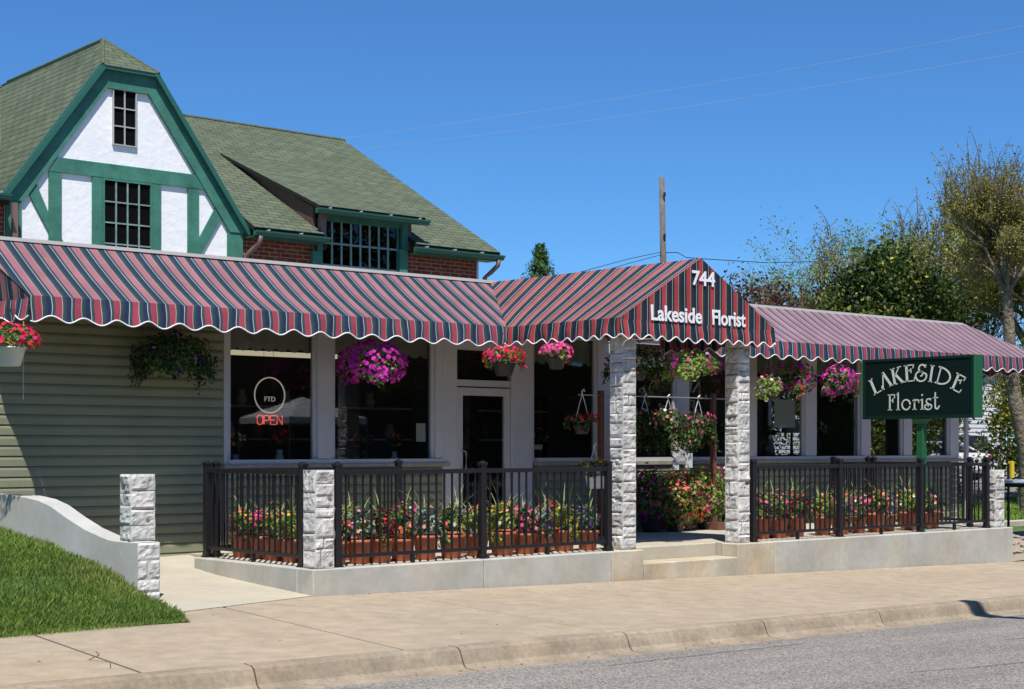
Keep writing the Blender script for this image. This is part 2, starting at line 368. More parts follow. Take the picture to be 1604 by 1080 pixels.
def npobj(name, verts, faces, mi, mats, parent=None, smooth=False):
    """fast mesh: verts (N,3), faces (F,k)"""
    off = wloc(parent) if parent else Vector((0, 0, 0))
    verts = np.asarray(verts, dtype=np.float64)-np.array(off)[None, :]
    me = bpy.data.meshes.new(name); F, k = faces.shape
    me.vertices.add(len(verts)); me.vertices.foreach_set('co', verts.ravel())
    me.loops.add(F*k); me.loops.foreach_set('vertex_index', faces.ravel().astype(np.int32))
    me.polygons.add(F); me.polygons.foreach_set('loop_start', np.arange(0, F*k, k, dtype=np.int32))
    me.polygons.foreach_set('loop_total', np.full(F, k, dtype=np.int32))
    for m in mats: me.materials.append(M[m])
    me.polygons.foreach_set('material_index', np.asarray(mi, dtype=np.int32))
    me.update(calc_edges=True)
    if smooth: me.polygons.foreach_set('use_smooth', np.ones(F, dtype=bool))
    o = bpy.data.objects.new(name, me); col.objects.link(o)
    if parent: o.parent = parent
    return o

def thing(name, label, cat, loc=(0, 0, 0), group=None):
    o = bpy.data.objects.new(name, None); col.objects.link(o); o.location = loc; o.empty_display_size = .2
    return tag(o, label, cat, group)
def tag(o, label, cat, group=None, kind=None):
    if label: o['label'] = label
    if cat: o['category'] = cat
    if group: o['group'] = group
    if kind: o['kind'] = kind
    return o
def struct(name, mb, mats, smooth=False):
    o = obj(name, mb, mats, None, smooth); o['kind'] = 'structure'; return o
def dup(root, loc, rotz=0, label=None, group=None, scale=1):
    r = root.copy(); col.objects.link(r); r.location = loc; r.rotation_euler = (0, 0, rotz); r.scale = (scale,)*3
    if label: r['label'] = label
    if group: r['group'] = group
    for ch in list(root.children):
        c = ch.copy(); col.objects.link(c); c.parent = r
        for g in ch.children:
            d = g.copy(); col.objects.link(d); d.parent = c
    return r
def part(parent, name, a, b, m, bev=0, label=None):
    mb = MB(); mb.box(a, b, bev=bev); return obj(name, mb, m, parent, label=label)

# ------------------------------------------------------------------ ground
def zs(u, v):      # the pavement plane: it falls to the right and to the street
    return -.28-.0206*max(-25, min(30, u))+.02*v
def vc(u): return -3.80+.040*max(-30, min(30, u))      # back of the kerb
g = MB()
def ter(u, v):
    base = zs(u, max(v, -3.8))
    if v < vc(u)+.3: return base-.35
    if u > 13.3 and v > -.2: return -.585+.027*min(30, max(0, v))
    if v >= 0 and u <= 13.3: return base-.25
    return base-.06
us = [-600, -200, -60, -30, -20, -12, -8, -5, -2, 0, 4, 8, 13.2, 13.6, 16, 20, 26, 34, 45, 60, 90, 200, 700]
vs_ = [-600, -200, -60, -30, -14, -8, -5, -3.2, -2, -.4, 0, 2, 4, 8, 12, 16, 22, 30, 45, 70, 120, 250, 900]
gv = [(a, b, ter(a, b)) for b in vs_ for a in us]; nu = len(us)
g.mesh(gv, [(j*nu+i, j*nu+i+1, (j+1)*nu+i+1, (j+1)*nu+i) for j in range(len(vs_)-1) for i in range(nu-1)])
struct('ground', g, 'ground', True)

# pavement slabs (joints lean with the kerb)
sw = MB(); jt = MB()
ju = [-46+2.34*k for k in range(0, 46)]
shift = -1.42-min(ju, key=lambda x: abs(x+1.42)); ju = [x+shift for x in ju]
def jx(u0, v): return u0+.10*(v+1.0)
gap = .018
for a, b in zip(ju[:-1], ju[1:]):
    P = []
    vb = -.008
    for (u0, s_) in ((a, gap), (b, -gap)):
        v1 = vc(u0)+.012; P.append((jx(u0, v1)+s_, v1)); P.append((jx(u0, vb)+s_, vb))
    (x0, y0), (x1, y1), (x2, y2), (x3, y3) = P
    pts = [(x0, y0), (x2, y2), (x3, y3), (x1, y1)]
    top = [(x, y, zs(x, y)) for x, y in pts]; bot = [(x, y, zs(x, y)-.09) for x, y in pts]
    # small chamfer for the tooled edge
    cx = sum(p[0] for p in pts)/4; cy = sum(p[1] for p in pts)/4
    inn = [(x+(cx-x)*.008, y+(cy-y)*.006, z+.0) for x, y, z in top]; mid = [(x, y, z-.008) for x, y, z in top]
    sw.mesh(inn+mid+bot, [(0, 1, 2, 3)]+[(4+i, 4+(i+1) % 4, (i+1) % 4, i) for i in range(4)]+[(8+i, 8+(i+1) % 4, 4+(i+1) % 4, 4+i) for i in range(4)])
struct('pavement', sw, 'walk')
jb = MB()
for a, b in zip(ju[:-1], ju[1:]):
    pts = [(jx(a, -4.0), vc(a)+.004), (jx(b, -4.0), vc(b)+.004), (jx(b, 0), 0.0), (jx(a, 0), 0.0)]
    jb.face([(x, y, zs(x, max(y, -4.2))-.0075) for x, y in pts])
struct('pavement_bed', jb, 'joint')
# hairline crack across the left slab
ck = MB()
cp = [(-4.15, -3.66), (-4.02, -3.40), (-4.10, -3.22), (-3.92, -3.02), (-3.86, -2.84)]
for (a, b) in zip(cp[:-1], cp[1:]):
    w = .008; d = Vector((b[0]-a[0], b[1]-a[1])).normalized(); n_ = Vector((-d.y, d.x))*w/2
    ck.face([(p[0], p[1], zs(p[0], p[1])+.003) for p in ((a[0]-n_.x, a[1]-n_.y), (b[0]-n_.x, b[1]-n_.y), (b[0]+n_.x, b[1]+n_.y), (a[0]+n_.x, a[1]+n_.y))])
struct('pavement_crack', ck, 'joint')

# kerb with gutter pan
kb = MB()
prof = [(0, -.25), (0, -.004), (.012, .004), (-.15, .002), (-.185, -.012), (-.205, -.045), (-.235, -.125), (-.27, -.150), (-.56, -.165), (-.56, -.30)]
prof = [(0, -.25), (0, -.002), (-.02, .006), (-.15, .003), (-.19, -.014), (-.212, -.05), (-.245, -.122), (-.28, -.147), (-.52, -.158), (-.52, -.30)]
kj = [-45.0]
while kj[-1] < 60: kj.append(kj[-1]+1.98)
off_k = .72-min(kj, key=lambda x: abs(x-.72)); kj = [x+off_k for x in kj]
for a, b in zip(kj[:-1], kj[1:]):
    st = [a+.008, a+.5, a+1.0, a+1.5, b-.008]
    vs2 = []
    for x in st:
        for k, (dv, dz) in enumerate(prof):
            wob = noise.noise(Vector((x*1.3, k*.7, 2)))*.006 if 1 < k < 8 else 0
            vs2.append((x-.10*dv*-1, vc(x)+dv+wob, zs(x, vc(x))+dz+wob))
    n_ = len(prof)
    kb.mesh(vs2, [(i*n_+j, i*n_+j+1, (i+1)*n_+j+1, (i+1)*n_+j) for i in range(4) for j in range(n_-1)]+[tuple(range(n_)), tuple(range(5*n_-1, 4*n_-1, -1))])
struct('kerb', kb, 'curb', False)
kbb = MB()
for x0 in range(-45, 60, 3):
    kbb.face([(x, vc(x)+dv, zs(x, vc(x))+dz) for x, dv, dz in ((x0, -.14, -.025), (x0+3, -.14, -.025), (x0+3, 0, -.025), (x0, 0, -.025))])
    kbb.face([(x, vc(x)+dv, zs(x, vc(x))+dz) for x, dv, dz in ((x0, -.5, -.175), (x0+3, -.5, -.175), (x0+3, -.2, -.165), (x0, -.2, -.165))])
struct('kerb_bed', kbb, 'joint')
# road
rd = MB(); us2 = [-60+3*k for k in range(51)]
def vr(u): return vc(u)-.515
rows = [(0, -.150), (-.05, -.146), (-2.5, -.10), (-5, -.07), (-9, -.16), (-9.2, -.17)]
rv = [(u, vr(u)+dv, zs(u, vc(u))+dz) for dv, dz in rows for u in us2]; n_ = len(us2)
rd.mesh(rv, [(j*n_+i+1, j*n_+i, (j+1)*n_+i, (j+1)*n_+i+1) for j in range(len(rows)-1) for i in range(n_-1)])
struct('road', rd, 'asphalt', True)
rc = MB()
for cpts in ([(4.2, -5.6), (5.3, -5.75), (6.4, -6.0), (7.6, -6.15), (9, -6.4), (11, -6.5)], [(1.2, -6.6), (1.9, -6.75), (2.6, -6.8)], [(-.3, -4.75), (1.3, -4.66), (2.4, -4.60)]):
    for a, b in zip(cpts[:-1], cpts[1:]):
        d = Vector((b[0]-a[0], b[1]-a[1])).normalized(); q = Vector((-d.y, d.x))*.007
        def rz(x, y):
            t = vr(x)-y; return zs(x, vc(x))-.146+.0188*max(0, t-.05)+.006
        rc.face([(x, y, rz(x, y)) for x, y in ((a[0]-q.x, a[1]-q.y), (b[0]-q.x, b[1]-q.y), (b[0]+q.x, b[1]+q.y), (a[0]+q.x, a[1]+q.y))])
struct('road_crack', rc, 'joint')
fp = MB()
fp.face([(-60, vr(-60)-9.2, .9), (90, vr(90)-9.2, -1.0), (90, -40, -1.0), (-60, -40, .9)])
# far side pavement strip of the street (behind the camera)
fpm = MB(); fpm.mesh([(u, vr(u)+dv, zs(u, vc(u))+dz) for dv, dz in ((-9.2, -.05), (-12, 0.0)) for u in us2], [(i+1, i, n_+i, n_+i+1) for i in range(n_-1)])
struct('far_pavement', fpm, 'walk')

# ------------------------------------------------------------------ left: lawn, walkway, retaining wall, pier
def wu(v): return -1.93-.1213*(v-.15)         # outer face of the retaining wall
def lerp_tab(t, x):
    if x <= t[0][0]: return t[0][1]
    for (a, fa), (b, fb) in zip(t[:-1], t[1:]):
        if x <= b: return fa+(fb-fa)*(x-a)/(b-a)
    return t[-1][1]
gz_wall = [(-1.45, -.25), (-.3, -.21), (.21, -.12), (.59, .03), (1.11, .14), (1.63, .22), (2.19, .30), (2.76, .38), (3.3, .44)]
def lawn_front(u): return -1.45-.17*(-(u+2.34)) if u < -2.34 else -1.45
def lawn_z(u, v):
    # height rises from the pavement edge up to the wall line and the building
    vf = lawn_front(u); base = zs(u, v)+.012
    t = max(0, v-vf)
    hw = lerp_tab(gz_wall, v)
    far = max(0, min(1, (wu(v)-u)/3.5))
    bank = base+.5*(1-math.exp(-t*.42))+.02*t
    return max(base, hw*(1-far)+max(bank, hw)*far if v > -.6 else base+(.5*(1-math.exp(-t*.42)))*min(1, far*1.6+.12*t))
lw = MB(); lu = [-30, -20, -14, -10, -8, -7, -6]+[-5.5+.25*k for k in range(0, 16)]; 
rowsv = [0, .02, .05, .1, .16, .22, .3, .4, .5, .6, .7, .8, .9, 1]
def lawn_right(s):
    # right boundary runs from the tip on the pavement to the wall end and along the wall
    if s < .25:
        k = s/.25; return (-2.30+(-1.90+2.30)*k, -1.50+(.14+1.50)*k)
    k = (s-.25)/.75; v = .14+k*3.1; return (wu(v)+.012, v)
lv = []
for s in rowsv:
    ru, rv_ = lawn_right(s)
    for k in range(31):
        f = (k/30)**1.6; u = ru+(-26-ru)*f
        vleft = lawn_front(u)+(3.24-lawn_front(u))*s
        v = rv_*(1-min(1, f*12))+vleft*min(1, f*12)
        lv.append((u, v, lawn_z(u, v)))
lw.mesh(lv, [(j*31+i+1, j*31+i, (j+1)*31+i, (j+1)*31+i+1) for j in range(len(rowsv)-1) for i in range(30)])
edge = []
struct('lawn', lw, 'ground', True)
# grass blades
N = 95000
def inlawn(u, v):
    vf = np.where(u < -2.34, -1.45+.17*(u+2.34), -1.45)
    ok = v > vf-.01-rng.random(len(v))**3*.09
    wr = np.where(v > .14, -1.93-.1213*(v-.15)-.005, np.minimum(-2.30+(v+1.5)/1.64*.40, -1.9))
    return ok & (u < wr)
U = rng.uniform(-6.2, -1.8, N*2); V = rng.uniform(-2.2, 3.2, N*2)
U[:20000] = rng.uniform(-5.0, -2.2, 20000); V[:20000] = rng.uniform(-2.05, -1.2, 20000)
ok = inlawn(U, V); U, V = U[ok][:N], V[ok][:N]; N = len(U)
Z = np.array([lawn_z(a, b) for a, b in zip(U, V)])-.004
dens = np.array([noise.noise(Vector((a*1.4, b*1.4, 0))) for a, b in zip(U, V)])
vf = np.where(U < -2.34, -1.45+.17*(U+2.34), -1.45)
nearedge = np.clip((V-vf)/.12, .35, 1)
H = rng.uniform(.035, .085, N)*(1+.5*dens)*nearedge
A = rng.uniform(0, 2*np.pi, N); W = rng.uniform(.0028, .0055, N)
lean = rng.uniform(.1, .75, N)*H; LA = rng.uniform(0, 2*np.pi, N)
bx, by = np.cos(A)*W, np.sin(A)*W
p0 = np.stack([U-bx, V-by, Z], 1); p1 = np.stack([U+bx, V+by, Z], 1)
p2 = np.stack([U+bx*.7+np.cos(LA)*lean*.4, V+by*.7+np.sin(LA)*lean*.4, Z+H*.6], 1); p3 = np.stack([U+np.cos(LA)*lean, V+np.sin(LA)*lean, Z+H], 1)
vv = np.stack([p0, p1, p2, p3], 1).reshape(-1, 3); ff = np.arange(N*4).reshape(-1, 4)
pr_ = rng.random(N)+dens*.5
mi = np.where(pr_ < .35, 2, np.where(pr_ < .8, 0, 1)); mi = np.where(rng.random(N) < .11, 3, mi)
nearwall = (V > -.2) & (V < .9) & (U > wu(0)-.55); mi = np.where(nearwall & (rng.random(N) < .35), 3, mi)
go = npobj('grass', vv, ff, mi, ['grass_g1', 'grass_g2', 'grass_g3', 'grass_g4'])
tag(go, 'short green grass growing on the sloping bank left of the entrance', 'grass', kind='stuff')

# pale walkway up the side of the terrace
pw = MB()
pr_tab = [(-.8, 0), (0, 0), (1, .045), (2.0, .10), (2.6, .16), (3.2, .245)]
pts = []
for v in [-.75, -.4, 0, .5, 1, 1.5, 2, 2.5, 2.85, 3.2]:
    ul = -2.02+(.3 if v > 0 else (v+.75)*.4); ur = min(.0, -2.0+(v+.75)*2.0/.75) if v < 0 else 0
    if v > 2.5: ur = .9
    if v > 0: ul = wu(v)+.25
    for k in range(6):
        u = ul+(ur-ul)*k/5; zz = zs(0, 0)+.0+lerp_tab(pr_tab, v)
        if v <= 0: zz = zs(u, v)
        pts.append((u, v, zz+.005+(0.05*max(0, u)/.9 if v > 2.5 else 0)))
pw.mesh(pts, [(j*6+i, j*6+i+1, (j+1)*6+i+1, (j+1)*6+i) for j in range(9) for i in range(5)])
struct('path', pw, 'path')

# retaining wall
rw = thing('retaining_wall', 'pale concrete retaining wall with a curved stepped-down top beside the lawn', 'wall', (-2, 1.5, 0))
toptab = [(.15, .36), (.46, .36), (.6, .362), (.75, .38), (1.11, .46), (1.45, .57), (1.74, .68), (2.0, .74), (2.3, .77), (2.76, .775), (3.17, .775)]
mb = MB(); sv = [.15+.08*k for k in range(39)]
th = .215; vsr = []
for v in sv:
    zt = lerp_tab(toptab, v)
    for (du, z) in ((0, -.6), (0, zt-.012), (.012, zt), (th-.012, zt), (th, zt-.012), (th, -.6)): vsr.append((wu(v)+du, v, z))
mb.mesh(vsr, [(i*6+j, (i+1)*6+j, (i+1)*6+j+1, i*6+j+1) for i in range(len(sv)-1) for j in range(5)]+[(0, 1, 2, 3, 4, 5), tuple(range(len(sv)*6-1, len(sv)*6-7, -1))])
obj('wall_body', mb, 'wallc', rw)

# ------------------------------------------------------------------ rock-faced stonework
def stone_face(mb, p, ax, n, w, z0, z1, seed, hmin=.10, hmax=.22, bulge=.027):
    """courses of rock-faced blocks on the vertical face starting at p, running along ax (unit), outward n"""
    rr = random.Random(seed); z = z0
    ax = Vector(ax); n = Vector(n); p = Vector(p)
    while z < z1-.02:
        h = rr.uniform(hmin, hmax)
        if z1-z-h < hmin*.8: h = z1-z
        cells = [(0, w)] if (w < .3 and rr.random() < .88) else [(0, w*rr.choice([.3, .45, .6]))]
        if cells[0][1] < w: cells.append((cells[0][1], w))
        if rr.random() < .12 and h > .15: pass
        for a, b in cells:
            g_ = .0045; nx = max(4, int((b-a)/.022)); nz = max(4, int(h/.022)); sd = rr.random()*50
            bl = bulge*rr.uniform(.6, 1.35); tx, tz = rr.uniform(-.35, .35), rr.uniform(-.45, .45)
            vs, fs = [], []
            for j in range(nz+1):
                for i in range(nx+1):
                    s, t = i/nx, j/nz
                    e = min(s, 1-s)*(b-a)/.028; f = min(t, 1-t)*h/.028; k = min(1, min(e, f)); k = math.sin(k*math.pi/2)
                    q = Vector((a+s*(b-a), z+t*h, sd))
                    nn = noise.noise(q*9)*.75+noise.noise(q*24)*.45+noise.noise(q*55)*.25
                    ridge = abs(noise.noise(q*13+Vector((5, 0, 0))))
                    o = bl*(.55+(s-.5)*tx*2+(t-.5)*tz*2)*k+(nn*.014-ridge*.018)*k
                    ii = a+g_+s*(b-a-2*g_); jj = z+g_+t*(h-2*g_)
                    P = p+ax*ii+n*(.003+o); vs.append((P.x, P.y, jj))
            fs = [(j*(nx+1)+i, j*(nx+1)+i+1, (j+1)*(nx+1)+i+1, (j+1)*(nx+1)+i) for j in range(nz) for i in range(nx)]
            mb.mesh(vs, fs, 0)
            # returns into the mortar
            rim = [j for j in range(nx+1)]+[(j+1)*(nx+1)-1 for j in range(1, nz+1)]+[nz*(nx+1)+i for i in range(nx-1, -1, -1)]+[j*(nx+1) for j in range(nz-1, 0, -1)]
            rv2 = [Vector(vs[i]) for i in rim]; bk = [q-n*.012 for q in rv2]; L = len(rim)
            mb.mesh(rv2+bk, [((i+1) % L, i, L+i, L+(i+1) % L) for i in range(L)], 0)
        z += h
def pier(name, label, cat, x0, y0, w, d, z0, z1, seed, faces='fblr', group=None, parent=None):
    mb = MB(); e = .012
    mb.box((x0+e, y0+e, z0), (x0+w-e, y0+d-e, z1-.004), 1)
    if 'f' in faces: stone_face(mb, (x0+.004, y0+e, 0), (1, 0, 0), (0, -1, 0), w-.008, z0, z1, seed)
    if 'l' in faces: stone_face(mb, (x0+e, y0+d-.004, 0), (0, -1, 0), (-1, 0, 0), d-.008, z0, z1, seed+1)
    if 'b' in faces: stone_face(mb, (x0+w-.004, y0+d-e, 0), (-1, 0, 0), (0, 1, 0), w-.008, z0, z1, seed+2)
    if 'r' in faces: stone_face(mb, (x0+w-e, y0+.004, 0), (0, 1, 0), (1, 0, 0), d-.008, z0, z1, seed+3)
    o = obj(name, mb, ['stone', 'mortar'], parent)
    if cat: tag(o, label, cat, group)
    return o
pier('stone_pier', 'low rock-faced stone pier standing on the end of the retaining wall beside the lawn', 'pier', -1.955, .30, .285, .24, .362, 1.03, 11, group='rough stone piers')
sfc = MB(); stone_face(sfc, (-1.955, .152, 0), (1, 0, 0), (0, -1, 0), .25, -.30, .355, 17, .12, .2); stone_face(sfc, (-1.716, .152, 0), (0, 1, 0), (1, 0, 0), .5, -.30, .355, 19, .12, .2)
obj('stone_facing', sfc, 'stone', rw)

pier('stone_pier', 'rock-faced stone pier on the left front corner of the terrace between two black rail posts', 'pier', .05, .03, .255, .25, .002, 1.055, 23, group='rough stone piers')
pier('stone_pier', 'rock-faced stone pier at the far right end of the terrace behind the last rail post', 'pier', 13.15, .10, .27, .25, .002, .93, 31, group='rough stone piers')
pier('stone_column', 'tall rock-faced stone column left of the entrance steps holding the striped canopy', 'column', 4.71, .10, .25, .25, .002, 2.86, 41, group='stone columns at the entrance')
pier('stone_column', 'tall rock-faced stone column right of the entrance steps under the canopy end', 'column', 6.90, .10, .25, .25, .002, 2.86, 57, group='stone columns at the entrance')

# ------------------------------------------------------------------ terrace
tr = thing('raised_terrace', 'raised concrete terrace with two entrance steps along the shop front', 'terrace', (6.7, 0, -.4))
def sec(a, b, m, h0=.26):
    mb = MB()
    mb.box((a+.004, 0, -1.2), (b-.004, .30, 0), 0, bev=.012); obj('wall_section', mb, m, tr)
sec(0.0, 2.36, 'terr'); sec(2.36, 4.42, 'terr'); sec(4.42, 4.99, 'terrw'); sec(6.78, 7.55, 'terrw'); sec(7.55, 10.55, 'terr'); sec(10.55, 13.5, 'terr')
mb = MB(); mb.box((0, .304, -1.2), (.30, 2.5, 0), bev=.012); obj('wall_section', mb, 'terr', tr)
mb = MB(); mb.box((.304, .304, -.5), (4.986, 3.17, -.001)); mb.box((6.784, .304, -.5), (13.5, 3.17, -.001)); mb.box((4.99, .39, -.5), (6.78, 3.17, -.0005), bev=.01)
obj('floor', mb, 'path', tr)
mb = MB(); mb.box((4.992, -.004, -1.2), (6.778, .388, -.175), bev=.012); obj('step', mb, 'terrw', tr)

# ------------------------------------------------------------------ railings
def post_mesh():
    mb = MB(); mb.box((-.0375, -.0375, 0), (.0375, .0375, 1.09), bev=.004); return mb
def railing(label, axis, fixed, a, b, posts, z0=.012, group='black railings round the terrace', tall=None):
    """axis 'u' or 'v'; posts = positions along the axis"""
    P = lambda s, off=0.0: (s, fixed+off) if axis == 'u' else (fixed+off, s)
    root = thing('railing', label, 'railing', (*P((a+b)/2), 0), group)
    for s in posts:
        x, y = P(s); mb = MB(); mb.box((x-.0375, y-.0375, z0), (x+.0375, y+.0375, 1.10), bev=.004)
        po = obj('post', mb, 'black', root)
        mb = MB(); c = .047; mb.box((x-c, y-c, 1.09), (x+c, y+c, 1.118), bev=.005)
        mb.lathe((x, y, 1.118), [(.040, 0), (.030, .014), (.006, .020)], 4, sq=0); obj('cap', mb, 'black', po)
        mb = MB(); mb.box((x-.056, y-.056, .001), (x+.056, y+.056, .014), bev=.003); mb.box((x-.045, y-.045, .014), (x+.045, y+.045, .05), bev=.004); obj('base_plate', mb, 'black', po)
    for s0, s1 in zip(posts[:-1], posts[1:]):
        def rail(nm, w, zz0, zz1):
            p, q = P(s0+.036), P(s1-.036); mb = MB()
            if axis == 'u': mb.box((p[0], p[1]-w, zz0), (q[0], q[1]+w, zz1), bev=.004)
            else: mb.box((p[0]-w, p[1], zz0), (q[0]+w, q[1], zz1), bev=.004)
            obj(nm, mb, 'black', root)
        rail('top_rail', .028, .995, 1.045); rail('bottom_rail', .020, .095, .135)
        L = s1-s0; n = max(2, round(L/.113)); first = None
        for k in range(1, n):
            x, y = P(s0+L*k/n)
            if first is None:
                mb = MB(); mb.box((x-.0095, y-.0095, .13), (x+.0095, y+.0095, .998)); first = obj('baluster', mb, 'black', root); fx, fy = x, y
            else:
                c = first.copy(); col.objects.link(c); c.parent = root; c.location = (x-fx, y-fy, 0)
        if L > 1.3:
            x, y = P((s0+s1)/2); mb = MB(); mb.box((x-.02, y-.02, .001), (x+.02, y+.02, .096)); obj('support_foot', mb, 'black', root)
    return root
railing('black railing along the left edge of the terrace, above the side walkway', 'v', .12, .36, 2.4, [.37, 2.40])
railing('long black railing on the front edge between the corner pier and the left column', 'u', .13, .43, 4.5, [.40, 2.44, 4.48])
railing('black railing set back near the shop wall behind the left planters', 'u', 2.40, .12, 2.92, [.24, 2.92])
railing('long black railing on the front edge from the right column past the green sign', 'u', .13, 7.27, 12.91, [7.24, 9.14, 11.13, 12.93])
railing('black railing along the right end of the terrace', 'v', 13.0, .4, 2.4, [.48, 2.36])
railing('short black railing at the back right corner, seen behind the sign post', 'u', 2.40, 12.0, 13.0, [11.95, 12.90])

# ------------------------------------------------------------------ florist shop
shop = thing('florist_shop', 'single-storey sage green florist shop with big white framed windows and striped awnings', 'shop', (8, 3.2, 0))
W = 3.2
def clap(mb, u0, u1, z0, z1, v=W, h=.118, axis='u'):
    z = z0
    while z < z1-.005:
        t = min(h, z1-z)
        a, b = (u0, v-.022), (u1, v-.022)
        pf = [(.004, 0), (.030, 0), (.030, .62), (.024, .78), (.014, .92), (.006, 1.0)]
        for (d0, f0), (d1, f1) in zip(pf[:-1], pf[1:]):
            mb.face([(u0, v-d0, z+f0*t), (u1, v-d0, z+f0*t), (u1, v-d1, z+f1*t), (u0, v-d1, z+f1*t)], 0)
        z += t
mb = MB(); clap(mb, -8, .80, -.10, 3.5); mb.box((-8, W, -.6), (.80, W+.12, 3.6)); obj('siding_wall', mb, 'siding', shop, label='sage green lap siding left of the windows')
mb = MB(); clap(mb, .86, 4.26, -.02, 1.02); mb.box((.86, W, -.1), (4.26, W+.1, 1.02)); obj('siding_panel', mb, 'siding', shop)
mb = MB(); clap(mb, 6.02, 8.3, -.02, 1.02); clap(mb, 8.3, 16.8, -.02, 1.02); mb.box((6.02, W, -.4), (16.8, W+.1, 1.02)); obj('siding_panel', mb, 'siding', shop)
part(shop, 'ledge', (.80, W-.06, 1.022), (4.36, W+.1, 1.075), 'ledge'); part(shop, 'ledge', (5.95, W-.06, 1.022), (16.9, W+.1, 1.075), 'ledge')
# posts of the white frame (u0,u1)
for a, b, z0 in ((.80, .86, -.05), (2.20, 2.43, 1.14), (4.14, 4.26, 1.14), (4.26, 4.52, 0), (5.53, 5.93, 0), (7.26, 7.48, 1.14), (9.0, 9.25, 1.14), (10.72, 10.90, 1.14), (12.2, 12.48, 1.14), (13.76, 14.02, 1.14), (15.03, 15.28, 1.14), (16.52, 16.80, -.5)):
    part(shop, 'frame_post', (a, W-.025, z0), (b, W+.09, 2.95), 'white', bev=.004)
part(shop, 'frame_post', (.86, W-.015, -.02), (.99, W+.02, 1.0), 'white', bev=.004)
part(shop, 'downspout', (16.93, W-.10, -.5), (17.02, W-.03, 2.7), 'white', bev=.01)
part(shop, 'fascia', (.80, W-.01, 2.95), (16.8, W+.12, 3.60), 'cream')
part(shop, 'roof', (-8, W+.01, 3.603), (16.8, 8.0, 3.64), 'lot')
part(shop, 'roof_edge', (-8, W-.05, 3.62), (16.9, W+.06, 3.660), 'creamtrim')
wins = [(.86, 2.20), (2.43, 4.14), (5.93, 7.26), (7.48, 9.0), (9.25, 10.72), (10.90, 12.2), (12.48, 13.76), (14.02, 15.03), (15.28, 16.52)]
def window(parent, a, b, z0, z1, v, fm='white', fw=.055, gm='glass', depth=.05, cols=0, rows=0, mull='white', mw=.02, sill=True):
    fr = MB(); y0, y1 = v-.012, v+depth
    fr.box((a, y0, z0), (a+fw, y1, z1)); fr.box((b-fw, y0, z0), (b, y1, z1)); fr.box((a+fw, y0+.001, z0), (b-fw, y1, z0+fw)); fr.box((a+fw, y0+.001, z1-fw), (b-fw, y1, z1))
    w_ = obj('window', fr, fm, parent)
    p = MB(); p.box((a+fw, v+.018, z0+fw), (b-fw, v+.024, z1-fw)); obj('pane', p, gm, w_)
    if cols or rows:
        q = MB()
        for k in range(1, cols):
            x = a+fw+(b-a-2*fw)*k/cols; q.box((x-mw/2, v-.004, z0+fw), (x+mw/2, v+.014, z1-fw))
        for k in range(1, rows):
            z = z0+fw+(z1-z0-2*fw)*k/rows; q.box((a+fw, v-.0025, z-mw/2), (b-fw, v+.012, z+mw/2))
        obj('glazing_bars', q, mull, w_)
    return w_
for a, b in wins: window(shop, a, b, 1.076, 2.95, W+.02)
# second line of the sill
mb = MB(); mb.box((.86, W-.035, 1.0765), (4.26, W+.006, 1.135)); mb.box((6.0, W-.035, 1.0765), (16.6, W+.006, 1.135)); obj('sill', mb, 'white', shop)
# lace curtain valances
for a, b in wins[:9]:
    mb = MB(); n = int((b-a-.12)/.02); p_ = .19; vsl = []
    for i in range(n+1):
        x = a+.06+(b-a-.12)*i/n; zb = 2.56-.05*abs(math.sin(math.pi*(x-a)/p_)); y = W+.085+.012*math.sin(x*30)
        vsl += [(x, y, zb), (x, y, 2.94)]
    mb.mesh(vsl, [(2*i, 2*i+2, 2*i+3, 2*i+1) for i in range(n)]); obj('lace_curtain', mb, 'lace', shop)
# door
mb = MB(); a, b = 4.53, 5.52
mb.box((a, W+.0, 0), (a+.11, W+.05, 2.13)); mb.box((b-.11, W+.0, 0), (b, W+.05, 2.13)); mb.box((a+.11, W+.001, .03), (b-.11, W+.049, .35)); mb.box((a+.11, W+.001, 2.02), (b-.11, W+.049, 2.13))
door = obj('door', mb, 'white', shop)
mb = MB(); mb.box((a+.11, W+.02, .35), (b-.11, W+.028, 2.02)); obj('pane', mb, 'glass', door)
mb = MB(); mb.box((a, W-.005, 2.15), (b, W+.06, 2.24)); mb.box((a, W-.002, 2.66), (b, W+.06, 2.95)); obj('door_head', mb, 'white', shop)
mb = MB(); mb.box((a, W+.02, 2.24), (b, W+.028, 2.66)); obj('transom_pane', mb, 'glass', shop)
mb = MB(); hx = a+.09; mb.tube([(hx, W, .98), (hx, W-.06, .98), (hx+.02, W-.075, 1.0), (hx+.02, W-.075, 1.22), (hx, W-.06, 1.24), (hx, W, 1.24)], .011, 8); mb.box((a+.05, W-.03, .955), (b-.08, W-.012, .975)); obj('handle', mb, 'metal', door)
# interior shell
mb = MB()
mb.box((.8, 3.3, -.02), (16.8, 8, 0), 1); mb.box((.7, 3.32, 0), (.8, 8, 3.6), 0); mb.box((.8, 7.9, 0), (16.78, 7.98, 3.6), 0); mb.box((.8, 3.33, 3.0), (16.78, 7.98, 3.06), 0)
obj('interior_shell', mb, ['inwall', 'infloor'], shop)
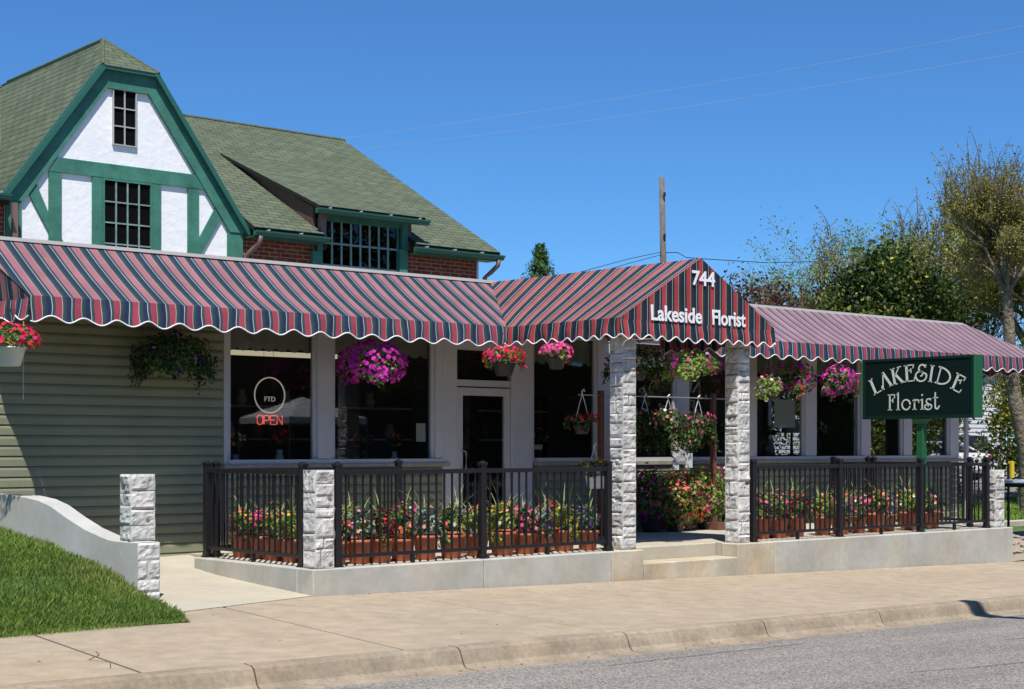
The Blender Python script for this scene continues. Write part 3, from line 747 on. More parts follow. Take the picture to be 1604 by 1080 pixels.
# right end wall, glazed
mb = MB(); mb.box((16.7, 3.29, -.5), (16.8, 8, 1.0)); mb.box((16.7, 3.29, 2.5), (16.8, 8, 3.6)); mb.box((16.7, 4.35, 1.0), (16.8, 4.75, 2.5)); mb.box((16.7, 5.6, 1.0), (16.8, 6.6, 2.5)); mb.box((16.7, 7.82, 1.0), (16.8, 8.0, 2.5)); mb.box((16.7, 3.29, 1.0), (16.8, 3.42, 2.5))
obj('end_wall', mb, 'siding', shop)
for y0, y1 in ((3.42, 4.35), (4.75, 5.6), (6.6, 7.82)):
    fr = MB(); fr.box((16.71, y0, 1.0), (16.81, y0+.05, 2.5)); fr.box((16.71, y1-.05, 1.0), (16.81, y1, 2.5)); fr.box((16.712, y0+.05, 1.0), (16.808, y1-.05, 1.05)); fr.box((16.712, y0+.05, 1.70), (16.808, y1-.05, 1.73)); fr.box((16.712, y0+.05, 2.45), (16.808, y1-.05, 2.5))
    w_ = obj('window', fr, 'white', shop)
mb = MB(); mb.box((.95, 3.9, 2.50), (3.0, 4.02, 2.56)); obj('ceiling_light', mb, 'tube', shop, label='lit strip light inside the left window')

# --- awnings
def slope(mb, e0, e1, t0, t1, mi=0, nx=40, ny=6, sag=.028):
    e0, e1, t0, t1 = map(Vector, (e0, e1, t0, t1)); ax = (e1-e0).normalized(); vs, uvs = [], []
    nrm = (e1-e0).cross(t0-e0).normalized()
    for j in range(ny+1):
        for i in range(nx+1):
            s, t = i/nx, j/ny; p = (e0.lerp(e1, s)).lerp(t0.lerp(t1, s), t)
            k = math.sin(math.pi*t)*math.sin(math.pi*min(1, s*1.0))
            uvs.append(((p-e0).dot(ax)+5, t)); q = p-nrm*sag*k*(1+.6*noise.noise(p*1.1)); vs.append(q)
    n = nx+1
    mb.mesh(vs, [(j*n+i, j*n+i+1, (j+1)*n+i+1, (j+1)*n+i) for j in range(ny) for i in range(nx)], mi, uvs)
def valance(root, name, a, b, out, zt, zb, period, amp, mats, phase=0, wob=.010, label=None):
    a, b, out = Vector(a), Vector(b), Vector(out); L = (b-a).length; ax = (b-a)/L; n = int(L/.02); vs, uvs, bot = [], [], []
    for i in range(n+1):
        s = L*i/n; base = a+ax*s
        zlow = zb+amp*math.cos(2*math.pi*(s/period)+phase)+.014*noise.noise(Vector((s*2, a.x, a.y)))
        for j in range(6):
            t = j/5; z = zt+(zlow-zt)*t
            o = wob*t*(math.sin(2*math.pi*s/.46+phase)+.9*noise.noise(Vector((s*5, t, a.y))))+.018*math.sin(t*math.pi*.5)
            P = base+out*o; vs.append((P.x, P.y, z)); uvs.append((s+5+.006*math.sin(t*5+s*9), t))
        bot.append(vs[-1])
    fs = [(i*6+j, i*6+j+1, (i+1)*6+j+1, (i+1)*6+j) for i in range(n) for j in range(5)]
    mb = MB(); mb.mesh(vs, fs, 0, uvs); v_ = obj(name, mb, mats, root, True, label)
    t_ = MB(); t_.tube(bot, .0085, 5); obj('piping', t_, 'trimw', v_, True)
    return v_
awl = bpy.data.objects.new('awning', None); col.objects.link(awl); awl.parent = shop; awl['label'] = 'long striped awning over the left windows'
mb = MB(); slope(mb, (-2.2, 2.1, 2.91), (4.5, 2.1, 2.91), (-2.45, 3.2, 3.635), (5.15, 3.2, 3.635), nx=80)
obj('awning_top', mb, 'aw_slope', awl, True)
mb = MB()
pl = [(-2.2, 2.1, 2.88), (-2.42, 3.2, 3.635), (-2.32, 3.2, 2.88)]
mb.face([pl[0], pl[2], pl[1]], 0, [((p[1]), p[2]) for p in (pl[0], pl[2], pl[1])]); obj('end_panel', mb, 'aw_slope', awl)
valance(awl, 'valance', (-2.2, 2.1, 0), (4.5, 2.1, 0), (0, -1, 0), 2.915, 2.665, .385, .034, 'aw_val', 2.4)
valance(awl, 'valance', (-2.32, 3.18, 0), (-2.2, 2.1, 0), (-1, 0, 0), 2.885, 2.675, .30, .030, 'aw_val', 1.2, wob=.02)
awr = bpy.data.objects.new('awning', None); col.objects.link(awr); awr.parent = shop; awr['label'] = 'paler striped awning over the right windows'
mb = MB(); slope(mb, (8.65, 2.1, 2.96), (18.15, 2.1, 2.96), (8.65, 3.2, 3.655), (17.0, 3.2, 3.655), nx=90)
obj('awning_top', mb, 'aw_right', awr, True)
mb = MB(); slope(mb, (18.15, 2.1, 2.96), (18.15, 4.4, 2.96), (17.0, 3.2, 3.655), (17.0, 3.3, 3.655), nx=14); obj('end_panel', mb, 'aw_right', awr, True)
mb = MB(); mb.face([(8.65, 2.1, 2.96), (8.65, 3.2, 2.96), (8.65, 3.2, 3.655)], 0, [(2.1, 0), (3.2, 0), (3.2, 1)]); obj('end_panel', mb, 'aw_front', awr)
valance(awr, 'valance', (8.65, 2.1, 0), (18.15, 2.1, 0), (0, -1, 0), 2.965, 2.71, .36, .034, 'aw_val', .6)
valance(awr, 'valance', (18.15, 2.1, 0), (18.15, 4.4, 0), (1, 0, 0), 2.965, 2.71, .36, .034, 'aw_val', .2)
# awning frame bars
mb = MB()
for u in (-2.1, -.4, 1.2, 2.9, 4.3, 8.8, 10.9, 13.1, 15.3, 17.0):
    mb.tube([(u, 3.18, 2.84), (u, 2.14, 2.84)], .012, 6)
mb.tube([(-2.18, 2.12, 2.84), (4.5, 2.12, 2.84)], .012, 6); mb.tube([(8.67, 2.12, 2.9), (18.1, 2.12, 2.9)], .012, 6)
obj('awning_frame', mb, 'metal', shop)
can = bpy.data.objects.new('canopy', None); col.objects.link(can); can.parent = shop; can['label'] = 'gabled striped canopy over the entrance'
mb = MB(); slope(mb, (4.5, 2.1, 2.9), (4.5, -.05, 2.9), (5.15, 3.2, 3.64), (6.0, -.05, 3.755), nx=30, ny=8, sag=.02)
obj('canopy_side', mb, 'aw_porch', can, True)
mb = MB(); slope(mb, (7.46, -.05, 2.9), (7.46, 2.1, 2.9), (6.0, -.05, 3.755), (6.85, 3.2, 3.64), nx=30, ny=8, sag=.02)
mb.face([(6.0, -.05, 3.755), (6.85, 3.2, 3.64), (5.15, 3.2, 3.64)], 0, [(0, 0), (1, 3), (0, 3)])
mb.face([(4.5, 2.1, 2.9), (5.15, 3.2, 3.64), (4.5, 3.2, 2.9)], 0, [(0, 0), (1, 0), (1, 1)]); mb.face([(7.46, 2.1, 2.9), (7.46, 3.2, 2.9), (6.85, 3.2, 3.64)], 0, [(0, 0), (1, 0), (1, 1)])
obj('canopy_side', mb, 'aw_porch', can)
mb = MB()
nseg = 60; vs, uvs = [], []
for i in range(nseg+1):
    u = 4.5+2.96*i/nseg; zt = 2.9+.855*(1-abs(u-5.99)/1.49) if True else 0
    for j in range(5):
        z = 2.88+(zt-2.88)*j/4; vs.append((u, -.056+.006*noise.noise(Vector((u*2, z*2, 1))), z)); uvs.append((u+.03, z))
mb.mesh(vs, [(i*5+j, (i+1)*5+j, (i+1)*5+j+1, i*5+j+1) for i in range(nseg) for j in range(4)], 0, uvs)
obj('canopy_front', mb, 'aw_front', can, True)
valance(can, 'valance', (4.5, -.056, 0), (7.46, -.056, 0), (0, -1, 0), 2.885, 2.675, .247, .030, 'aw_front', 0)
valance(can, 'valance', (4.5, 2.1, 0), (4.5, -.056, 0), (-1, 0, 0), 2.905, 2.675, .247, .028, 'aw_front', .8, wob=.018)
valance(can, 'valance', (7.46, -.056, 0), (7.46, 2.1, 0), (1, 0, 0), 2.905, 2.675, .247, .028, 'aw_front', .8)
mb = MB()
for p, q in (((4.52, -.03, 2.87), (7.44, -.03, 2.87)), ((4.53, -.03, 2.87), (4.53, 3.15, 2.87)), ((7.43, -.03, 2.87), (7.43, 3.15, 2.87)), ((6, -.02, 3.72), (6, 3.1, 3.62)), ((4.53, -.02, 2.87), (6, -.02, 3.72)), ((7.43, -.02, 2.87), (6, -.02, 3.72))): mb.tube([p, q], .013, 6)
obj('canopy_frame', mb, 'metal', can)

# lettering on the canopy front (bundled font)
def text(name, body, u0, u1, z0, z1, v, m, parent, axis='u', offset=.02, flip=False, gap=1.0):
    c = bpy.data.curves.new(name, 'FONT'); c.body = body; c.extrude = .003; c.offset = offset; c.space_character = gap; c.resolution_u = 4
    o = bpy.data.objects.new('tmp', c); col.objects.link(o); bpy.context.view_layer.update()
    me = bpy.data.meshes.new_from_object(o.evaluated_get(bpy.context.evaluated_depsgraph_get()))
    bpy.data.objects.remove(o)
    xs = [q.co.x for q in me.vertices]; ys = [q.co.y for q in me.vertices]; a, b = min(xs), max(xs); lo, hi = min(ys), max(ys)
    off = wloc(parent)
    for q in me.vertices:
        s = (q.co.x-a)/(b-a); t = (q.co.y-lo)/(hi-lo); dz = q.co.z
        X = u0+(u1-u0)*s; Z = z0+(z1-z0)*t
        if axis == 'u': q.co = (X-off.x, v-dz-off.y, Z-off.z)
        else: q.co = (v-dz-off.x, X-off.y, Z-off.z)
    me.materials.clear(); me.materials.append(M[m]); me.update()
    r = bpy.data.objects.new(name, me); col.objects.link(r); r.parent = parent
    return r
text('lettering', '744', 5.80, 6.24, 3.39, 3.585, -.072, 'letter', can, offset=.022)
text('lettering', 'Lakeside', 5.04, 5.99, 2.895, 3.095, -.072, 'letter', can, offset=.022)
text('lettering', 'Florist', 6.19, 6.85, 2.895, 3.095, -.072, 'letter', can, offset=.022)

# --- window signs
ns = thing('neon_sign', 'red neon OPEN sign under a pale oval ring in the left window', 'neon sign', (1.55, 3.36, 1.6))
mb = MB(); cxr, czr = 1.575, 1.96
ring = [(cxr+.225*math.cos(t), 3.35, czr+.225*math.sin(t)) for t in [2*math.pi*k/40 for k in range(41)]]
mb.tube(ring, .009, 6, cap=False); obj('ring', mb, 'neonring', ns, True)
text('emblem_lettering', 'FTD', 1.50, 1.66, 1.88, 1.94, 3.352, 'neonring', ns, offset=.0)
mb = MB()
def nl(pts): mb.tube([(x, 3.35, z) for x, z in pts], .0085, 6)
x, z, w, h = 1.39, 1.585, .078, .115; sp_ = .098
nl([(x+.02, z), (x+w-.02, z), (x+w, z+.02), (x+w, z+h-.02), (x+w-.02, z+h), (x+.02, z+h), (x, z+h-.02), (x, z+.02), (x+.02, z)]); x += sp_
nl([(x, z), (x, z+h), (x+w-.02, z+h), (x+w, z+h-.02), (x+w, z+h*.55), (x+w-.02, z+h*.45), (x, z+h*.45)]); x += sp_
nl([(x+w, z), (x, z), (x, z+h), (x+w, z+h)]); nl([(x, z+h*.5), (x+w*.8, z+h*.5)]); x += sp_
nl([(x, z), (x, z+h), (x+w, z), (x+w, z+h)])
obj('open_lettering', mb, 'neonred', ns, True)
mb = MB(); mb.tube([(1.5, 3.37, 1.72), (1.5, 3.37, 2.6)], .003, 4); mb.tube([(1.64, 3.37, 1.72), (1.64, 3.37, 2.6)], .003, 4); obj('hanging_wire', mb, 'wire', ns)
def sheet(label, u0, u1, z0, z1):
    mb = MB(); mb.box((u0, 3.252, z0), (u1, 3.255, z1), 0)
    o = obj('notice', mb, ['paper', 'mortar'])
    k = z1-.03
    tag(o, label, 'notice')
    return o
sheet('pale paper notice taped inside the window next to the door', 3.86, 4.02, 1.37, 1.62)
sheet('small rounded card at the lower left of the window right of the door', 6.00, 6.19, 1.26, 1.33)
sheet('large pale paper notice in the window right of the right column', 11.45, 12.0, 1.62, 2.1)

# ------------------------------------------------------------------ hanging sign cabinet
sg = thing('shop_sign', 'green double-sided sign box with pale curly lettering on a green post', 'sign', (11.84, .62, 0))
SU, V0, V1, Z0, Z1 = 11.74, 1.65, -.40, 1.745, 2.705
mb = MB(); mb.box((11.76, V1+.01, Z0+.01), (11.94, V0-.01, Z1-.01), 0); obj('cabinet', mb, 'signframe', sg)
mb = MB()
for x0, x1 in ((SU, 11.775), (11.925, 11.96)):
    mb.box((x0, V1, Z0), (x1, V1+.045, Z1)); mb.box((x0, V0-.045, Z0), (x1, V0, Z1)); mb.box((x0+.001, V1+.045, Z0), (x1-.001, V0-.045, Z0+.05)); mb.box((x0+.001, V1+.045, Z1-.04), (x1-.001, V0-.045, Z1))
mb.box((11.775, V1, Z1-.011), (11.925, V0, Z1+.002)); mb.box((11.775, V1, Z0-.002), (11.925, V0, Z0+.011))
obj('frame', mb, 'signrim', sg)
for y0, y1 in ((V1-.016, V1-.001), (V0+.001, V0+.016)):
    mb = MB(); mb.box((11.735, y0, Z0-.003), (11.965, y1, Z1+.003), bev=.003); obj('end_panel', mb, 'signframe', sg)
mb = MB(); mb.box((11.752, V1+.045, Z0+.05), (11.76, V0-.045, Z1-.04)); mb.box((11.94, V1+.045, Z0+.05), (11.948, V0-.045, Z1-.04)); obj('face', mb, 'signface', sg)
mb = MB(); mb.box((11.78, .54, .002), (11.90, .66, Z0-.012), bev=.008); mb.box((11.72, .48, .002), (11.96, .72, .02)); obj('post', mb, 'signframe', sg)
mb = MB(); mb.lathe((11.84, .60, Z0-.11), [(.06, 0), (.11, .05), (.17, .10)], 4); obj('post_bracket', mb, 'signframe', sg)
mb = MB(); mb.tube([(11.84, 1.66, 2.49), (11.84, 3.1, 2.49)], .012, 6); mb.box((11.82, 1.652, 2.42), (11.86, 1.70, 2.60)); obj('wall_arm', mb, 'white', sg)
def ribbon(mb, pts, w, place, closed=False):
    """flat raised stroke in letter space; place maps (x,y,depth) to world"""
    P = [Vector((x, y)) for x, y in pts]; n = len(P); L, Rr = [], []
    for i, p in enumerate(P):
        a = P[i-1] if (i > 0 or closed) else None; b = P[(i+1) % n] if (i < n-1 or closed) else None
        d = ((p-a).normalized() if a is not None else Vector((0, 0)))+((b-p).normalized() if b is not None else Vector((0, 0)))
        if d.length < 1e-6: d = (b-p) if b is not None else (p-a)
        d.normalize(); q = Vector((-d.y, d.x))*w/2
        L.append(p+q); Rr.append(p-q)
    vs = []
    for l, r in zip(L, Rr):
        for (q, dd) in ((l, 0), (r, 0), (r, .006), (l, .006)): vs.append(place(q.x, q.y, dd))
    fs = []; m = n if closed else n-1
    for i in range(m):
        j = (i+1) % n
        for k in range(4): fs.append((i*4+k, j*4+k, j*4+(k+1) % 4, i*4+(k+1) % 4))
    if not closed: fs += [(0, 1, 2, 3), ((n-1)*4+3, (n-1)*4+2, (n-1)*4+1, (n-1)*4)]
    mb.mesh(vs, fs)
def arc(cx, cy, rx, ry, a0, a1, n=14): return [(cx+rx*math.cos(R(a0+(a1-a0)*k/n)), cy+ry*math.sin(R(a0+(a1-a0)*k/n))) for k in range(n+1)]
K, T, S_ = .135, .065, .055
G = {
 'L': (.62, [(([(.14, 0), (.14, 1)]), K), ([(.0, .975), (.28, .975)], S_), ([(0, .03), (.62, .03)], T), ([(.60, 0), (.66, .26)], S_)]),
 'A': (.70, [([(.08, .0), (.37, .98)], T), ([(.35, 1.0), (.66, 0)], K), ([(-.02, .02), (.18, .02)], S_), ([(.52, .02), (.80, .02)], S_)]),
 'K': (.72, [([(.16, 0), (.16, 1)], K), ([(.02, .975), (.30, .975)], S_), ([(.02, .025), (.32, .025)], S_), ([(.20, .44), (.58, .96)], T), ([(.46, .975), (.72, .975)], S_), ([(.30, .58), (.66, .02)], K), ([(.54, .02), (.80, .02)], S_)]),
 'E': (.60, [([(.15, 0), (.15, 1)], K), ([(0, .97), (.60, .97)], T), ([(.60, 1), (.56, .76)], S_), ([(.15, .66), (.42, .66)], T), ([(.42, .78), (.42, .50)], S_), ([(0, .03), (.60, .03)], T), ([(.58, 0), (.64, .24)], S_)]),
 'S': (.74, [(arc(.42, .73, .20, .24, 20, 200)+[(.27, .60), (.45, .52), (.62, .46)]+arc(.38, .30, .33, .30, 25, -215, 22)+arc(.34, .46, .22, .10, 160, 60, 6)+[(.47, .42), (.44, .32), (.34, .30)], .085), ([(.62, .80), (.64, 1.0)], S_)]),
 'I': (.32, [([(.16, 0), (.16, 1)], K), ([(.02, .975), (.30, .975)], S_), ([(.02, .025), (.30, .025)], S_)]),
 'D': (.86, [([(.14, 0), (.14, 1)], T*1.1), ([(0, .97), (.20, .97)]+arc(.20, .5, .62, .47, 90, -90, 20)+[(.0, .03)], .09)]),
 'F': (.50, [([(.14, 0), (.14, 1)], .10), ([(0, .97), (.50, .97)], T), ([(.50, 1), (.47, .74)], S_), ([(.14, .62), (.36, .62)], T), ([(.36, .74), (.36, .48)], S_), ([(0, .025), (.30, .025)], S_)]),
 'l': (.26, [([(.13, 0), (.13, 1.12)], .09), ([(.02, .94), (.15, 1.10)], S_), ([(0, .025), (.26, .025)], S_)]),
 'o': (.66, [(arc(.33, .33, .29, .31, 0, 342, 26), .085)]),
 'r': (.46, [([(.14, 0), (.14, .66)], .09), ([(.0, .56), (.16, .66)], S_), ([(0, .025), (.28, .025)], S_), (arc(.30, .42, .16, .20, 175, 20, 10), .075), ([(.45, .62), (.45, .42)], S_)]),
 'i': (.26, [([(.13, 0), (.13, .66)], .09), ([(.0, .58), (.14, .66)], S_), ([(0, .025), (.26, .025)], S_), (arc(.13, .90, .030, .030, 0, 320, 9), .07)]),
 's': (.56, [(arc(.30, .50, .15, .16, 20, 200)+[(.22, .38), (.36, .33), (.46, .28)]+arc(.28, .18, .24, .18, 20, -200, 18)+[(.12, .30), (.24, .32), (.30, .24), (.26, .18)], .075), ([(.44, .54), (.46, .70)], S_)]),
 't': (.48, [([(.16, 1.05), (.15, .22)]+arc(.27, .18, .12, .15, 180, 330, 10)+[(.45, .22)], .085), ([(.0, .72), (.36, .72)], S_)]),
}
mb = MB(); FX = 11.752
def put(ch, cx, bz, ang, size, wx=1.0):
    w, strokes = G[ch]; ca_, sa_ = math.cos(ang), math.sin(ang)
    for pts, sw_ in strokes:
        def place(x, y, d):
            X = (x-w/2)*size*wx; Y = y*size
            return (FX-d, V0-(cx+X*ca_-Y*sa_), Z0+bz+X*sa_+Y*ca_)
        ribbon(mb, pts, sw_, place)
RA = 1.58; CXA, CZA = 1.0, .585-1.58
for ch, x in zip('LAKESIDE', (.30, .465, .675, .89, 1.095, 1.27, 1.475, 1.71)):
    s = (x-CXA)/RA; ang = -math.asin(s); put(ch, x, CZA+RA*math.cos(ang), ang, .268, 1.12 if ch != 'I' else 1)
for ch, x in zip('Florist', (.545, .675, .825, 1.005, 1.125, 1.235, 1.385)): put(ch, x, .135, 0, .255, 1.02)
obj('lettering', mb, 'signletter', sg)
mb2 = MB(); mb2.v = [(2*11.85-x, 2*.625-y, z) for x, y, z in mb.v]; mb2.f, mb2.m, mb2.uv = mb.f, mb.m, mb.uv
obj('lettering', mb2, 'signletter', sg)

# ------------------------------------------------------------------ Tudor house
hs_ = thing('tudor_house', 'brick house behind the shop with white and green half-timbered gable and green shingle roof', 'house', (4, 8, 0))
G8 = 8.0
mb = MB(); mb.poly([(.05, G8, 0), (3.98, G8, 0), (3.98, G8, 4.80), (2.40, G8, 6.97), (1.54, G8, 6.97), (.05, G8, 4.97)], (0, .2, 0)); obj('gable_wall', mb, 'stucco', hs_, label='white stucco gable wall')
def beam(pts, y0=G8-.035, m='green'):
    mb = MB(); mb.poly([(p[0], y0, p[1]) for p in pts], (0, .05, 0)); obj('timber', mb, m, hs_)
beam([(.70, 5.345), (3.30, 5.345), (3.12, 5.56), (.84, 5.56)], G8-.040)                # collar
for a, b, zt in ((.70, .89, 5.343), (1.385, 1.545, 5.343), (2.375, 2.52, 5.343), (2.99, 3.18, 5.343)): beam([(a, 3.66), (b, 3.66), (b, zt), (a, zt)], G8-.035)
beam([(.245, 3.66), (.275, 3.66), (.275, 5.0), (.245, 5.0)]); beam([(3.70, 3.66), (3.975, 3.66), (3.975, 4.80), (3.70, 5.0)])
beam([(.05, 3.66), (.22, 3.66), (.22, 4.95), (.05, 4.92)])
beam([(.36, 5.03), (.50, 5.15), (.698, 4.72), (.698, 4.45)], G8-.033); beam([(.892, 4.38), (.892, 4.16), (1.12, 3.66), (1.26, 3.66)], G8-.033)
beam([(2.988, 4.05), (2.988, 4.35), (2.75, 3.75), (2.80, 3.66)], G8-.033); beam([(3.50, 5.12), (3.62, 4.98), (3.182, 4.26), (3.182, 4.56)], G8-.033)
# rake boards
mb = MB()
out = [(-.06, 4.86), (1.505, 6.98), (2.415, 6.98), (4.06, 4.72)]; inn = [(.30, 4.86), (1.615, 6.70), (2.305, 6.70), (3.73, 4.72)]
for i in range(3): mb.poly([(p[0], G8-.052, p[1]) for p in (out[i], inn[i], inn[i+1], out[i+1])], (0, .055, 0))
obj('rake_board', mb, 'green', hs_)
mb = MB(); o2 = [(-.11, 4.84), (1.48, 7.03), (2.44, 7.03), (4.11, 4.70)]; i2 = [(-.03, 4.84), (1.52, 6.965), (2.40, 6.965), (4.02, 4.70)]
for i in range(3): mb.poly([(p[0], 7.875, p[1]) for p in (o2[i], i2[i], i2[i+1], o2[i+1])], (0, .071, 0))
obj('rake_trim', mb, 'gutter', hs_)
window(hs_, 1.55, 2.37, 3.70, 5.34, G8-.03, 'green', .03, 'glassup', cols=4, rows=5, mull='mullion', mw=.022)
window(hs_, 1.715, 2.11, 5.86, 6.715, G8-.03, 'mullionw', .016, 'glassup', cols=2, rows=3, mull='mullionw', mw=.018)
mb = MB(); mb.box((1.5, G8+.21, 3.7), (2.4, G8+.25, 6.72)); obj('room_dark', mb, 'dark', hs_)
# solid wall behind the panes: near-black sheets paint in the unlit rooms
mb = MB(); mb.box((1.58, G8-.012, 3.72), (2.34, G8-.004, 5.31)); mb.box((1.735, G8-.012, 5.88), (2.09, G8-.004, 6.70)); obj('shade_backing', mb, 'dark', hs_)
# brick walls
mb = MB(); mb.box((3.985, G8+.03, 0), (5.40, G8+.23, 4.85)); mb.box((7.26, G8+.03, 0), (8.88, G8+.23, 4.85)); mb.box((5.40, G8+.03, 0), (7.26, G8+.23, 3.95)); mb.box((8.68, G8+.232, 0), (8.88, 17.5, 4.7)); mb.box((-8, G8+.03, 0), (.045, G8+.23, 4.8))
mb.face([(8.88, 8.23, 4.7), (8.88, 17.2, 4.7), (8.88, 12.6, 7.3)], 0, [(8.2, 4.7), (17.2, 4.7), (12.6, 7.3)])
obj('brick_wall', mb, 'brick', hs_)
# roofs
def roofpoly(mb, pts, th=.07, uvf=None):
    P = [Vector(p) for p in pts]; n = (P[1]-P[0]).cross(P[2]-P[0]).normalized()
    if n.z < 0: P.reverse(); n = -n
    ax = Vector((0, 0, 1)).cross(n).normalized(); ay = n.cross(ax)
    uv = [((p).dot(ax), (p).dot(ay)) for p in P]; q = [p-n*th for p in P]; k = len(P)
    mb.mesh(P+q, [tuple(range(k))], 0, uv+uv); mb.mesh(P+q, [tuple(range(2*k-1, k-1, -1))]+[(i, k+i, k+(i+1) % k, (i+1) % k) for i in range(k)], 1)
mb = MB(); ZR, ZE, VE, VR = 7.55, 4.80, 7.68, 12.6; sl_ = (ZR-ZE)/(VR-VE)
def zr(v): return ZE+sl_*(v-VE)
roofpoly(mb, [(4.02, VE, ZE), (5.36, VE, ZE), (5.36, 8.12, zr(8.12)), (7.28, 8.12, zr(8.12)), (7.28, VE, ZE), (9.16, VE, ZE), (9.16, VR, ZR), (-9, VR, ZR), (-9, VE, ZE), (-.02, VE, ZE), (-.02, 9.6, zr(9.6)), (4.02, 9.6, zr(9.6))])
roofpoly(mb, [(9.16, VR, ZR), (-9, VR, ZR), (-9, 17.6, ZE), (9.16, 17.6, ZE)])
obj('roof', mb, ['shingle', 'dark'], hs_)  # near-black edges and underside put the eave shade into the colour
mb = MB()
roofpoly(mb, [(-.09, 7.86, 4.84), (1.50, 7.86, 7.02), (1.97, 8.80, 7.655), (1.97, 12.55, 7.62), (-.09, 12.55, 4.84)])
roofpoly(mb, [(4.08, 7.86, 4.72), (2.43, 7.86, 7.02), (1.97, 8.80, 7.655), (1.97, 12.55, 7.62), (4.08, 12.55, 4.72)])
roofpoly(mb, [(1.50, 7.86, 7.02), (2.43, 7.86, 7.02), (1.97, 8.80, 7.657)])
obj('roof', mb, ['shingle', 'gutter'], hs_, label='steep shingle roof of the clipped gable')
mb = MB(); mb.tube([(-9, VR, ZR+.0), (9.17, VR, ZR+.0)], .035, 6); mb.tube([(1.97, 8.80, 7.65), (1.97, 12.4, 7.62)], .03, 6); mb.tube([(1.50, 7.86, 7.02), (1.97, 8.80, 7.65)], .025, 6); mb.tube([(2.43, 7.86, 7.02), (1.97, 8.80, 7.65)], .025, 6); obj('ridge_cap', mb, 'ridge', hs_)
# shed dormer
dm = bpy.data.objects.new('dormer', None); col.objects.link(dm); dm.parent = hs_; dm['label'] = 'long shed dormer breaking the roof above the brick wall'
vt = 10.75; zt_ = zr(vt)+.01
mb = MB(); roofpoly(mb, [(5.24, 7.66, 5.265), (7.44, 7.66, 5.265), (7.40, vt, zt_+.02), (5.20, vt, zt_+.02)], .06); obj('dormer_roof', mb, ['shingle', 'dark'], dm)
for x in (5.30, 7.30):
    mb = MB(); mb.poly([(x, 7.95, 4.70), (x, 7.95, 5.28), (x, vt, zt_-.03), (x, vt, zt_-.20)], (.05, 0, 0)); obj('cheek', mb, 'brown', dm)
mb = MB(); mb.box((5.42, G8-.02, 3.95), (5.50, G8+.2, 5.18)); mb.box((5.30, G8-.05, 3.95), (5.42, G8+.2, 4.55)); mb.box((7.09, G8-.06, 3.95), (7.26, G8+.2, 4.72)); mb.box((7.16, G8-.04, 4.72), (7.30, G8+.2, 5.2)); mb.box((5.42, G8-.02, 5.10), (7.2, G8+.2, 5.2)); obj('dormer_frame', mb, 'green', dm)
mb = MB(); mb.box((5.37, 7.80, 4.74), (5.47, 7.9, 5.15)); obj('corner_board', mb, 'down', dm)
ww = window(dm, 5.50, 7.10, 3.95, 5.10, G8-.0, 'green', .025, 'glassup', cols=8, rows=3, mull='mullion', mw=.032)
mb = MB(); mb.box((5.5, G8+.10, 3.95), (7.1, G8+.14, 5.1)); obj('shade_backing', mb, 'dark', dm)  # near-black sheet painting the unlit room behind the dormer panes
mb = MB(); mb.box((6.35, G8+.04, 3.96), (6.95, G8+.05, 4.42)); obj('blind', mb, 'blind', dm)
# gutters
def gutter(u0, u1, z, parent=hs_, y=7.58):
    mb = MB(); pr2 = [(0, 0), (-.06, .01), (-.075, .05), (-.10, .055), (-.105, .085), (-.09, .085), (-.085, .07), (0, .09)]
    n = len(pr2); mb.mesh([(u, y+.11+dy, z+dz) for u in (u0, u1) for dy, dz in pr2], [(i, (i+1) % n, n+(i+1) % n, n+i) for i in range(n)]+[tuple(range(n)), tuple(range(2*n-1, n-1, -1))])
    g_ = obj('gutter', mb, 'gutter', parent)
    mb = MB(); x = u0+.25
    while x < u1: mb.box((x, y+.02, z+.09), (x+.010, y+.12, z+.115)); x += .62
    obj('gutter_strap', mb, 'white', g_)
gutter(4.0, 5.42, 4.655); gutter(7.20, 9.2, 4.655); gutter(5.18, 7.50, 5.13, dm); gutter(-6, -.02, 4.80)
part(hs_, 'soffit', (4.0, 7.70, 4.64), (5.36, 7.98, 4.66), 'gutter'); part(hs_, 'soffit', (7.28, 7.70, 4.64), (9.1, 7.98, 4.66), 'gutter')
def spout(x, z):
    mb = MB(); mb.tube([(x, 7.64, z), (x, 7.66, z-.10), (x-.05, 7.80, z-.22), (x-.08, 7.93, z-.30), (x-.08, 7.95, z-1.3)], .042, 8); obj('downspout', mb, 'down', hs_, True)
spout(4.10, 4.66); spout(9.08, 4.66); 
mb = MB(); mb.box((.075, 7.80, 3.66), (.155, 7.87, 4.80)); obj('downspout', mb, 'down', hs_)
part(hs_, 'corner_board', (8.885, 8.0, 3.6), (8.91, 8.25, 4.66), 'trimw')
#PLANTS
# ------------------------------------------------------------------ plants
def rand_dirs(n, up=0.0):
    d = rng.normal(size=(n, 3)); d[:, 2] += up; return d/np.linalg.norm(d, axis=1)[:, None]
def leaf_geo(P, Nn, size, asp=.5):
    """pointed leaf quads at P, roughly facing Nn"""
    n = len(P); Nn = Nn+rng.normal(size=(n, 3))*.55; Nn /= np.linalg.norm(Nn, axis=1)[:, None]
    T_ = np.cross(Nn, rng.normal(size=(n, 3))); T_ /= np.linalg.norm(T_, axis=1)[:, None]+1e-9
    B = np.cross(Nn, T_); s = np.asarray(size)*rng.uniform(.6, 1.35, n); s = s[:, None]
    v = np.stack([P-T_*s*.5, P+B*s*asp*.5+T_*s*.05, P+T_*s*.5-Nn*s*.12, P-B*s*asp*.5+T_*s*.05], 1)
    return v.reshape(-1, 3), np.arange(4*n).reshape(-1, 4)
